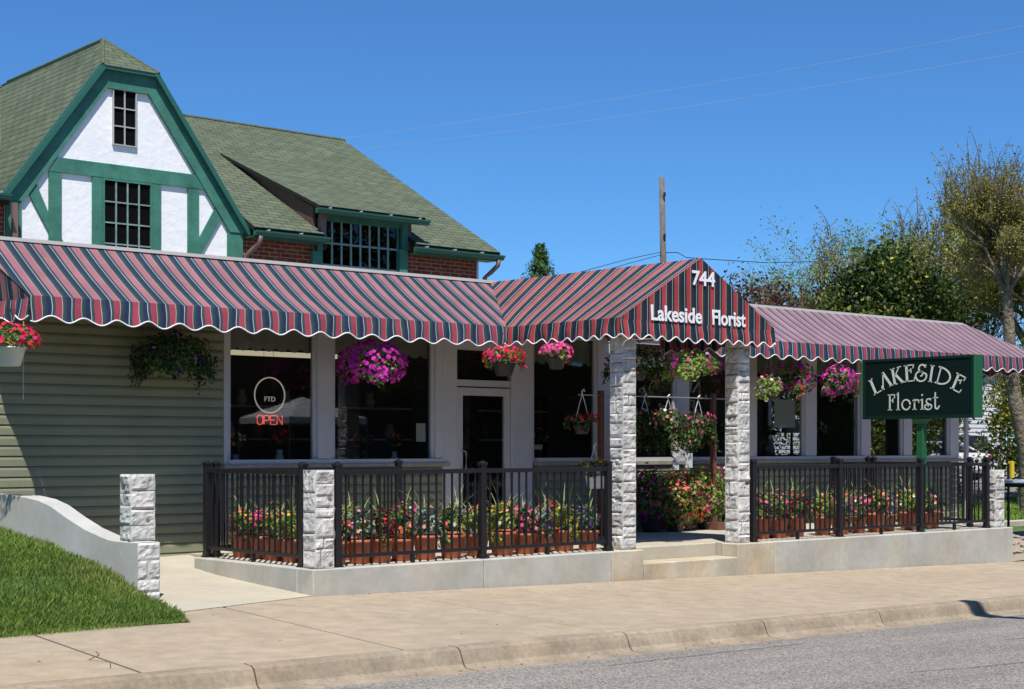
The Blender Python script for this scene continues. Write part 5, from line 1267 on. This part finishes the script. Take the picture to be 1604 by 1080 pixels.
tree('tree', 'second purple-leaved tree, part green, behind the start of the right awning', 'tree', (32.3, 18.8, 0), 7.0, .18, 38, ['t_purp', 't_md', 't_purpb', 't_purp'], [4, 3, 3, 2], .13, 8000, 3, .8, .15, clump=.32, kids=(9, 6, 5), fill=((32.3, 18.8, 4.6), (1.3, 1.3, 1.8), 220))
tree('tree', 'airy light green tree rising behind the purple trees', 'tree', (36.8, 22.8, 0), 8.8, .14, 41, ['t_air', 't_air', 't_md'], [4, 3, 2], .10, 9000, 4, .55, .5, twig=1, clump=.25, kids=(7, 5, 4, 3))
tree('tree', 'small light green tree left of the dark maple', 'tree', (37.9, 21.9, 0), 7.6, .16, 43, ['t_air', 't_md', 't_yel'], [3, 3, 1], .13, 7000, 3, .6, .4, clump=.35, kids=(8, 6, 5), fill=((37.9, 21.9, 5.0), (1.4, 1.4, 2.2), 90))
tree('tree', 'low yellow-green bush tree right above the awning ridge', 'tree', (28.8, 12.5, -.2), 4.0, .12, 47, ['t_yel', 't_olive', 't_md'], [5, 2, 1], .13, 5200, 3, .8, .1, clump=.34, kids=(8, 6, 4))
tree('tree', 'low green bush tree behind the right end of the awning', 'tree', (32.4, 16.0, -.2), 4.9, .12, 48, ['t_md', 't_olive', 't_yel', 't_dk'], [4, 3, 2, 3], .14, 9000, 3, .8, .1, clump=.42, kids=(9, 6, 5), fill=((32.4, 16.0, 2.6), (1.5, 1.5, 1.7), 80))
tree('tree', 'green leafy bush tree behind the pale trunk at the right edge', 'tree', (34.6, 11.5, -.2), 4.8, .12, 49, ['t_md', 't_yel', 't_olive', 't_dk'], [4, 3, 3, 3], .14, 9000, 3, .8, .1, clump=.45, kids=(9, 6, 5), fill=((34.2, 11.9, 2.6), (1.5, 1.5, 1.6), 120))
tree('tree', 'dark green bush tree low beside the white house', 'tree', (45.9, 17.6, -.1), 5.6, .12, 50, ['t_md', 't_olive', 't_dk', 't_dk'], [3, 2, 3, 3], .16, 7000, 3, .8, .1, clump=.5, kids=(9, 6, 5), fill=((45.7, 17.7, 3.6), (2.2, 2.2, 2.0), 110))
tree('bare_tree', 'bare twiggy treetop showing above the canopy next to the brick house', 'tree', (24.7, 25.4, 0), 5.2, .07, 53, ['t_olived'], [1], .05, 120, 5, .55, .5, twig=1, clump=.2, kids=(5, 4, 4, 3, 3), barkm='barkd')
tree('tree', 'treetop with fresh yellow-green leaves just showing over the canopy slope', 'tree', (27.7, 26.8, 0), 6.6, .12, 54, ['t_yel', 't_air'], [3, 2], .12, 1500, 3, .8, .1, clump=.4, kids=(9, 6, 5))
# conifer
cf = thing('conifer', 'pointed dark green conifer top showing above the canopy roof slope', 'tree', (30.8, 30.7, 0), 'trees behind the shop')
mb = MB(); mb.tube([(30.8, 30.7, 0), (30.8, 30.7, 8.8)], [.14, .02], 8); obj('trunk', mb, 'barkd', cf, True)
rng = np.random.default_rng(5); n = 11000; zz = rng.uniform(2.0, 9.1, n); fr = (9.2-zz)/7.2; a = rng.uniform(0, 6.28, n)
tier = .35+.65*np.abs(np.sin(zz*4.6+a*2)); lob = .6+.5*np.sin(a*5+zz*3)**2; rd_ = (.16+3.0*fr**1.05)*tier*lob*rng.uniform(.25, 1, n)**.5
P = np.stack([30.8+rd_*np.cos(a), 30.7+rd_*np.sin(a), zz+rd_*.45-.2+rng.normal(size=n)*.05], 1); v, f = leaf_geo(P, np.stack([np.cos(a), np.sin(a), np.full(n, .3)], 1), .16, .35)
npobj('crown', v, f, choose(n, [4, 3, 1]), ['t_ev', 't_md', 't_dk'], cf)

# ------------------------------------------------------------------ poles and wires
def catenary(p, q, sag, n=14):
    p, q = Vector(p), Vector(q); return [p.lerp(q, k/n)-Vector((0, 0, sag*4*(k/n)*(1-k/n))) for k in range(n+1)]
up = thing('utility_pole', 'weathered wooden utility pole without crossarms behind the canopy roof', 'utility pole', (38.0, 31.1, 0))
mb = MB(); mb.tube([(38.05, 31.05, -.3), (38.02, 31.08, 6), (37.93, 31.15, 12.4)], [.165, .15, .115], 12); obj('shaft', mb, 'polewood', up, True)
for z in (11.6, 9.9, 8.7, 7.5): part(up, 'bracket', (37.86, 30.93, z), (37.94, 30.99, z+.16), 'wire')
part(up, 'pole_band', (37.8, 30.9, 8.55-.6), (38.2, 31.3, 8.62-.6), 'wire')
mb = MB(); mb.tube([(38.15, 31.0, 8.65), (38.9, 30.4, 8.65), (39.6, 30.2, 8.5)], .03, 5); mb.box((39.5, 30.1, 8.38), (39.75, 30.3, 8.58)); obj('insulator_arm', mb, 'wire', up)
def wire(label, pts, r=.014, m='wire', grp='overhead cables'):
    mb = MB(); mb.tube(pts, r, 5, cap=False); tag(obj('cable', mb, m), label, 'cable', grp)
wire('overhead cable running left and down from the utility pole, the upper of two', [(37.92, 31.12, 9.33), (35.46, 30.61, 8.80), (29.69, 28.99, 7.41)], .013)
wire('overhead cable running left and down from the utility pole, the lower of two', [(37.92, 31.12, 9.22), (35.46, 30.61, 8.62), (29.69, 28.99, 7.17)], .013)
wire('dark overhead cable swinging right from the utility pole into the tall trees', [(37.98, 31.07, 9.30), (38.05, 30.35, 9.24), (38.16, 29.99, 9.01), (39.57, 29.69, 9.01), (41.94, 28.97, 9.00), (42.75, 26.94, 8.93), (43.40, 25.05, 9.05), (43.58, 22.26, 9.26), (43.21, 19.93, 9.53), (42.63, 16.47, 10.07)], .018)
wire('dark cable crossing low behind the right awning corner', catenary((27.5, 14.0, 4.75), (44, 12.0, 6.3), .3), .02)
wire('faint overhead wire high in the sky at the right, the upper of two', catenary((35.2, 66.5, 17.81), (51.2, 20.9, 19.20), .5), .0055, 'whitewire')
wire('faint overhead wire high in the sky at the right, the lower of two', catenary((35.2, 66.5, 17.26), (51.2, 20.9, 18.08), .5), .0055, 'whitewire')

# ------------------------------------------------------------------ vehicles
def car(label, loc, rot, paint, suv=False):
    t = thing('parked_car', label, 'car', (0, 0, 0)); L = 4.75; w = .91 if not suv else .95
    if suv: st = [(-2.35, .45, .95, .72), (-2.30, .34, 1.05, .93), (-1.6, .26, 1.08, 1), (-.3, .24, 1.06, 1), (.9, .24, 1.06, 1), (1.7, .26, 1.0, .98), (2.25, .33, .86, .9), (2.38, .42, .66, .74)]; gh = [(-2.22, 1.04, .95), (-1.95, 1.66, .80), (-.6, 1.74, .80), (.35, 1.70, .80), (1.15, 1.05, .93)]
    else: st = [(-2.38, .45, .88, .74), (-2.32, .34, 1.00, .93), (-1.7, .24, 1.04, 1), (-.4, .22, .96, 1), (.9, .22, .95, 1), (1.7, .24, .88, .98), (2.25, .30, .74, .9), (2.38, .40, .58, .74)]; gh = [(-1.78, 1.03, .90), (-1.0, 1.40, .72), (-.2, 1.45, .72), (.4, 1.40, .72), (1.25, .96, .90)]
    mb = MB(); vs = []
    for x, zb, zt, k in st:
        W_ = w*k; vs += [(x, -W_*.92, zb), (x, -W_, zb+.18), (x, -W_*.99, (zb+zt)/2), (x, -W_*.93, zt-.05), (x, -W_*.80, zt), (x, W_*.80, zt), (x, W_*.93, zt-.05), (x, W_*.99, (zb+zt)/2), (x, W_, zb+.18), (x, W_*.92, zb)]
    n = len(st); mb.mesh(vs, [(i*10+j, (i+1)*10+j, (i+1)*10+(j+1) % 10, i*10+(j+1) % 10) for i in range(n-1) for j in range(10)]+[tuple(range(10)), tuple(range(n*10-1, n*10-11, -1))])
    obj('body', mb, paint, t, True)
    mb = MB(); vs = []; zb0 = .90
    for x, zt, k in gh: vs += [(x, -w*.92, zb0), (x, -w*k*.98, min(zt, 1.02)+.0), (x, -w*k, zt-.05), (x, -w*k*.9, zt), (x, w*k*.9, zt), (x, w*k, zt-.05), (x, w*k*.98, min(zt, 1.02)), (x, w*.92, zb0)]
    n = len(gh); mb.mesh(vs, [(i*8+j, (i+1)*8+j, (i+1)*8+(j+1) % 8, i*8+(j+1) % 8) for i in range(n-1) for j in range(8)]+[tuple(range(8)), tuple(range(n*8-1, n*8-9, -1))]); obj('windows', mb, 'carglass', t, True)
    mb = MB(); top = gh[1:-1]; vs = []
    for x, zt, k in top: vs += [(x, -w*k*.99, zt-.035), (x, -w*k*.88, zt+.012), (x, w*k*.88, zt+.012), (x, w*k*.99, zt-.035)]
    mb.mesh(vs, [(i*4+j, (i+1)*4+j, (i+1)*4+j+1, i*4+j+1) for i in range(len(top)-1) for j in range(3)])
    for s in (-1, 1):
        for a, b in ((gh[0], gh[1]), (gh[-1], gh[-2])):
            mb.tube([(a[0], s*w*a[2]*.97, a[1]), (b[0], s*w*b[2]*.97, b[1]-.02)], .035, 5)
        mb.tube([(-.35, s*w*.93, .98), (-.35, s*w*.76, 1.42 if not suv else 1.70)], .03, 5)
    obj('roof', mb, paint, t, True)
    for s in (-1, 1):
        for x in (-1.42, 1.42):
            mb = MB(); vs = []; R_ = .33 if not suv else .37
            for y in (s*(w-.20), s*(w+.005)): vs += [(x+R_*math.cos(2*math.pi*k/24), y, R_+R_*math.sin(2*math.pi*k/24)) for k in range(24)]
            mb.mesh(vs, [(k, (k+1) % 24, 24+(k+1) % 24, 24+k) for k in range(24)]+[tuple(range(24)), tuple(range(47, 23, -1))]); wh = obj('wheel', mb, 'tyre', t)
            mb = MB(); vs = [];
            for y in (s*(w+.004), s*(w+.014)): vs += [(x+R_*.6*math.cos(2*math.pi*k/16), y, R_+R_*.6*math.sin(2*math.pi*k/16)) for k in range(16)]
            mb.mesh(vs, [(k, (k+1) % 16, 16+(k+1) % 16, 16+k) for k in range(16)]+[tuple(range(16)), tuple(range(31, 15, -1))]); obj('rim', mb, 'metal', wh)
        xr, zt = (-2.33, .92) if not suv else (-2.33, 1.0)
        mb = MB(); mb.mesh([(xr-.03, s*w*.50, zt-.16), (xr-.03, s*w*.86, zt-.16), (xr+.22, s*w*.985, zt-.12), (xr-.01, s*w*.56, zt+.0), (xr-.0, s*w*.84, zt+.03), (xr+.22, s*w*.965, zt+.0)], [(0, 1, 4, 3), (1, 2, 5, 4), (0, 3, 5, 2), (3, 4, 5), (0, 2, 1)]); obj('tail_light', mb, 'tail', t)
        mb = MB(); mb.box((2.26, s*w*.5-.12, .58), (2.37, s*w*.5+.12, .68)); obj('headlight', mb, 'whitepot', t)
        mb = MB(); mb.box((.85, s*(w+.02)-.05, .98), (.97, s*(w+.09)-.03*s, 1.10), bev=.01); obj('mirror', mb, paint, t)
    mb = MB(); mb.box((-2.44, -w*.8, .40), (-2.33, w*.8, .56), bev=.02); mb.box((2.33, -w*.8, .38), (2.42, w*.8, .50), bev=.02); obj('bumper', mb, paint, t)
    mb = MB(); mb.box((-2.455, -.16, .62 if suv else .66), (-2.36, .16, .74 if suv else .78)); obj('licence_plate', mb, 'paper', t)
    t.location = loc; t.rotation_euler = (0, 0, rot); return t
M['paintw'] = mat('white car paint', (.72, .72, .74), .25, .5, coat=.6); M['paintb'] = mat('blue car paint', (.012, .022, .10), .25, .5, coat=.6); M['paintd'] = mat('dark car paint', (.03, .03, .035), .25, .5, coat=.6)
M['carglass'] = mat('car glass', (.012, .014, .016), .08, .6); M['tyre'] = mat('tyre', (.012, .012, .012), .9); M['tail'] = mat('tail light', (.42, .008, .02), .3)
car('white sedan parked behind the terrace end, red tail light showing', (41.4, 20.6, gz(41, 20)+.09), R(78), 'paintw')
car('dark blue family car parked behind the white sedan', (46.6, 23.6, gz(46, 23)+.02), R(70), 'paintb', True)
car('silver white sedan parked on the far side of the street behind the camera', (16.5, -12.4, -.55), R(2), 'paintw')
car('dark sedan parked on the far side of the street behind the camera', (8.5, -12.6, -.40), R(2), 'paintd')

# ------------------------------------------------------------------ far right background
def sheet_on(name, poly, m, dz=.012, n=8):
    (a, b, c, d) = poly; mb = MB(); vs = []
    for j in range(n+1):
        for i in range(n+1):
            s, t = i/n, j/n; x = (a[0]*(1-s)+b[0]*s)*(1-t)+(d[0]*(1-s)+c[0]*s)*t; y = (a[1]*(1-s)+b[1]*s)*(1-t)+(d[1]*(1-s)+c[1]*s)*t; vs.append((x, y, terq(x, y)+dz))
    mb.mesh(vs, [(j*(n+1)+i, j*(n+1)+i+1, (j+1)*(n+1)+i+1, (j+1)*(n+1)+i) for j in range(n) for i in range(n)]); return struct(name, mb, m)
def terq(x, y):     # bilinear height of the built ground grid
    import bisect
    i = min(max(bisect.bisect_right(us, x)-1, 0), len(us)-2); j = min(max(bisect.bisect_right(vs_, y)-1, 0), len(vs_)-2)
    s = (x-us[i])/(us[i+1]-us[i]); t = (y-vs_[j])/(vs_[j+1]-vs_[j])
    return (ter(us[i], vs_[j])*(1-s)+ter(us[i+1], vs_[j])*s)*(1-t)+(ter(us[i], vs_[j+1])*(1-s)+ter(us[i+1], vs_[j+1])*s)*t
sheet_on('parking_lot', [(24, 12), (75, 12), (75, 60), (24, 60)], 'lot', .03, 30)
sheet_on('gravel_bed', [(13.56, .1), (30, .1), (30, 3.6), (13.56, 3.6)], 'gravel', .035, 16)
mb = MB()
for i in range(30):
    x0, x1 = 17+i, 17.99+i; z = terq(x0+.5, 5.2); mb.box((x0, 5.0, z-.2), (x1, 5.18, z+.12), bev=.02)
struct('lot_kerb', mb, 'path')
mb = MB(); rq = random.Random(4)
for i in range(260):
    x, y = rq.uniform(13.8, 22), rq.uniform(.25, 3.2); r_ = rq.uniform(.03, .10); z = terq(x, y)+.03+r_*.3
    vs = []
    for (a, b) in ((-.9, .0), (-.5, .8), (.3, 1), (.9, .3)):
        for k in range(7): q = 2*math.pi*k/7; vs.append((x+r_*b*math.cos(q)*rq.uniform(.8, 1.2), y+r_*b*math.sin(q)*rq.uniform(.8, 1.2), z+r_*a*.6))
    mb.mesh(vs, [(j*7+k, j*7+(k+1) % 7, (j+1)*7+(k+1) % 7, (j+1)*7+k) for j in range(3) for k in range(7)]+[tuple(21+k for k in range(7))])
tag(obj('gravel', mb, 'gravel'), 'loose pale gravel stones at the end of the terrace', 'gravel', kind='stuff')
# far grass strip blades
rng = np.random.default_rng(12); n = 16000; U = rng.uniform(20, 34, n); V = rng.uniform(5.3, 12, n); Z = np.array([terq(a, b) for a, b in zip(U, V)]); A = rng.uniform(0, 6.28, n); H = rng.uniform(.05, .11, n)
p0 = np.stack([U-.02*np.cos(A), V-.02*np.sin(A), Z], 1); p1 = np.stack([U+.02*np.cos(A), V+.02*np.sin(A), Z], 1); p2 = np.stack([U+rng.normal(size=n)*.03, V+rng.normal(size=n)*.03, Z+H], 1)
tag(npobj('grass', np.stack([p0, p1, p2], 1).reshape(-1, 3), np.arange(3*n).reshape(-1, 3), choose(n, [3, 4, 1]), ['grass_g1', 'grass_g2', 'grass_g4']), 'strip of green grass beyond the gravel at the right edge', 'grass', kind='stuff')

wh = thing('white_house', 'white clapboard house seen behind the parked cars under the sign', 'house', (53, 31, 0))
mb = MB(); z = .4
mb.box((49.0, 28.03, -.3), (58.6, 37, 5.2))
while z < 5.1:
    mb.face([(49, 27.99, z), (58.6, 27.99, z), (58.6, 28.02, z+.2), (49, 28.02, z+.2)]); mb.face([(49, 28.02, z), (58.6, 28.02, z), (58.6, 27.99, z), (49, 27.99, z)])
    mb.face([(48.96, 37, z), (48.96, 28, z), (48.99, 28, z+.2), (48.99, 37, z+.2)]); z += .2
M['clap'] = mat('white clapboard', (.62, .62, .61), .6); obj('wall', mb, 'clap', wh)
mb = MB(); mb.poly([(48.6, 27.6, 5.2), (59, 27.6, 5.2), (59, 32.5, 6.9), (48.6, 32.5, 6.9)], (0, 0, .12)); mb.poly([(48.6, 37.4, 5.2), (59, 37.4, 5.2), (59, 32.52, 6.9), (48.6, 32.52, 6.9)], (0, 0, .12)); obj('roof', mb, 'ridge', wh)
for u in (50.5, 53.0): window(wh, u, u+1.1, 2.0, 3.6, 27.95, 'white', .08, 'carglass')
hr = thing('handrail', 'thin black metal handrail in front of the white house', 'handrail', (56, 27, 0)); mb = MB()
for z0 in (1.55, 2.0): mb.tube([(54.6, 26.8, z0), (56.2, 26.8, z0), (56.8, 26.8, z0+.25), (58.4, 26.8, z0+.25)], .025, 5)
obj('rail', mb, 'black', hr); 
for u in (54.6, 56.2, 56.8, 58.4):
    mb = MB(); mb.tube([(u, 26.8, 0), (u, 26.8, 2.0 if u < 56.5 else 2.25)], .025, 5); obj('post', mb, 'black', hr)
ym = thing('marker_post', 'thin dark post carrying a narrow yellow box beside the right end pier', 'marker post', (19.35, 3.7, -.4)); z = terq(19.35, 3.7)
mb = MB(); mb.tube([(19.3, 3.66, z), (19.3, 3.66, .95)], .03, 6); obj('post', mb, 'black', ym); M['yellow'] = mat('yellow plastic', (.62, .42, .015), .5); part(ym, 'box', (19.34, 3.6, .66), (19.43, 3.70, 1.0), 'yellow', bev=.01)
bp_ = MB(); bp_.tube([(14.25, .75, terq(14.25, .75)), (14.25, .75, .93)], .016, 6); tag(obj('stake', bp_, 'black'), 'thin black stake standing just right of the right end pier', 'stake')
pt = thing('patio_table', 'pale blue-grey patio table beyond the terrace end with a white jug on it', 'table', (19.2, 3.0, -.4)); z = terq(19.2, 3)
M['paleblue'] = mat('pale blue top', (.42, .52, .62), .4); part(pt, 'tabletop', (18.35, 2.5, .585), (20.4, 3.6, .63), 'paleblue', bev=.01)
for x in (18.6, 20.2):
    for y in (2.65, 3.45): part(pt, 'leg', (x-.025, y-.025, z), (x+.025, y+.025, .585), 'black')
part(pt, 'apron', (18.5, 2.6, .50), (20.3, 3.5, .584), 'black')
mb = MB(); mb.lathe((19.0, 2.9, .63), [(.07, 0), (.09, .03), (.09, .16), (.045, .22), (.035, .28)], 14); tag(obj('jug', mb, 'whitepot', None, True), 'white jug standing on the pale blue patio table', 'jug')

# ------------------------------------------------------------------ across the street (behind the camera; seen only in the shop windows)
lamp = thing('street_lamp', 'tall grey street lamp on the far pavement whose arm reaches over the road', 'street lamp', (3.6, -14.2, -.3))
mb = MB(); mb.tube([(3.6, -14.2, -.3), (3.6, -14.2, 8.3)], [.10, .06], 10); obj('pole', mb, 'metal', lamp, True)
mb = MB(); mb.tube([(3.6, -14.2, 8.2), (3.6, -13.2, 8.75), (3.6, -10, 8.95), (3.63, -8.35, 8.95)], .035, 8); obj('arm', mb, 'metal', lamp, True)
mb = MB(); vs = []
for k, (y, w_, h_) in enumerate([(-8.6, .05, .05), (-8.35, .12, .10), (-8.0, .17, .13), (-7.7, .15, .10), (-7.58, .06, .04)]):
    for j in range(8): a = 2*math.pi*j/8; vs.append((3.64+w_*math.cos(a), y, 8.93+h_*math.sin(a)))
mb.mesh(vs, [(i*8+j, i*8+(j+1) % 8, (i+1)*8+(j+1) % 8, (i+1)*8+j) for i in range(4) for j in range(8)]+[tuple(range(8)), tuple(range(39, 31, -1))]); obj('lamp_head', mb, 'metal', lamp, True)
M['opp'] = brickmat('dark red brick', (.11, .04, .03), (.08, .03, .022), (.15, .12, .1), .215, .0677, .01)
ob = thing('added_brick_building', 'low dark brick building added across the street, unseen behind the camera', 'building', (10, -30, 0))  # added so the shop panes mirror dark masses instead of bright sky
mb = MB(); mb.box((-2, -36, -1), (30, -27, 4.6)); obj('wall', mb, 'opp', ob)
mb = MB(); mb.box((-2.3, -36.3, 4.6), (30.3, -26.6, 4.9)); obj('roof', mb, 'lot', ob)
for k in range(8): window(ob, 0+3.7*k, 2.2+3.7*k, .6, 2.6, -27.15, 'white', .08, 'carglass')
def tent(label, x, y):
    t = thing('market_tent', label, 'tent', (x, y, -.5), 'white market tents'); mb = MB(); h = 1.5
    b = [(x-h, y-h, 2.25), (x+h, y-h, 2.25), (x+h, y+h, 2.25), (x-h, y+h, 2.25)]; ap = (x, y, 2.95)
    for i in range(4): mb.face([b[i], b[(i+1) % 4], ap]); q, r_ = b[i], b[(i+1) % 4]; mb.face([(q[0], q[1], 2.05), (r_[0], r_[1], 2.05), r_, q])
    obj('canopy', mb, 'trimw', t)
    for q in b: mb = MB(); mb.tube([(q[0], q[1], -.6), (q[0], q[1], 2.25)], .02, 6); obj('leg', mb, 'metal', t)
tent('white market tent across the street, nearer the brick building corner', 19.6, -23.5)
ob2 = thing('added_shed', 'long low dark shed added far along the other side of the street', 'building', (55, -36, 0))  # added to keep bright sky out of the right-hand window reflections
mb = MB(); mb.box((34, -44, -2), (90, -37, 5)); obj('wall', mb, 'opp', ob2); mb = MB(); mb.box((33.7, -44.3, 5), (90.3, -36.6, 5.3)); obj('roof', mb, 'lot', ob2)
oppn = ['leftmost', 'second from the left', 'third from the left', 'fourth from the left', 'fifth from the left', 'sixth from the left', 'seventh from the left', 'eighth from the left', 'rightmost']
for k, (x, y, h) in enumerate([(-6, -22, 11), (3, -25, 10), (12, -40, 13), (24, -42, 13), (34, -30, 13), (44, -26, 13), (54, -30, 14), (64, -33, 14), (76, -34, 14)]):  # tree row added to darken the window reflections and cut sky fill
    tree('tree', 'large leafy tree added across the street, %s of its unseen row' % oppn[k], 'tree', (x, y, -.5), h, .35, 60+k, ['t_md', 't_dk', 't_olive'], [3, 4, 1], .42, 3500, 3, .75, .2, clump=.9, kids=(10, 6, 5), group='trees across the street', fill=((x, y, h*.52), (4.2, 4.2, h*.42), 260))
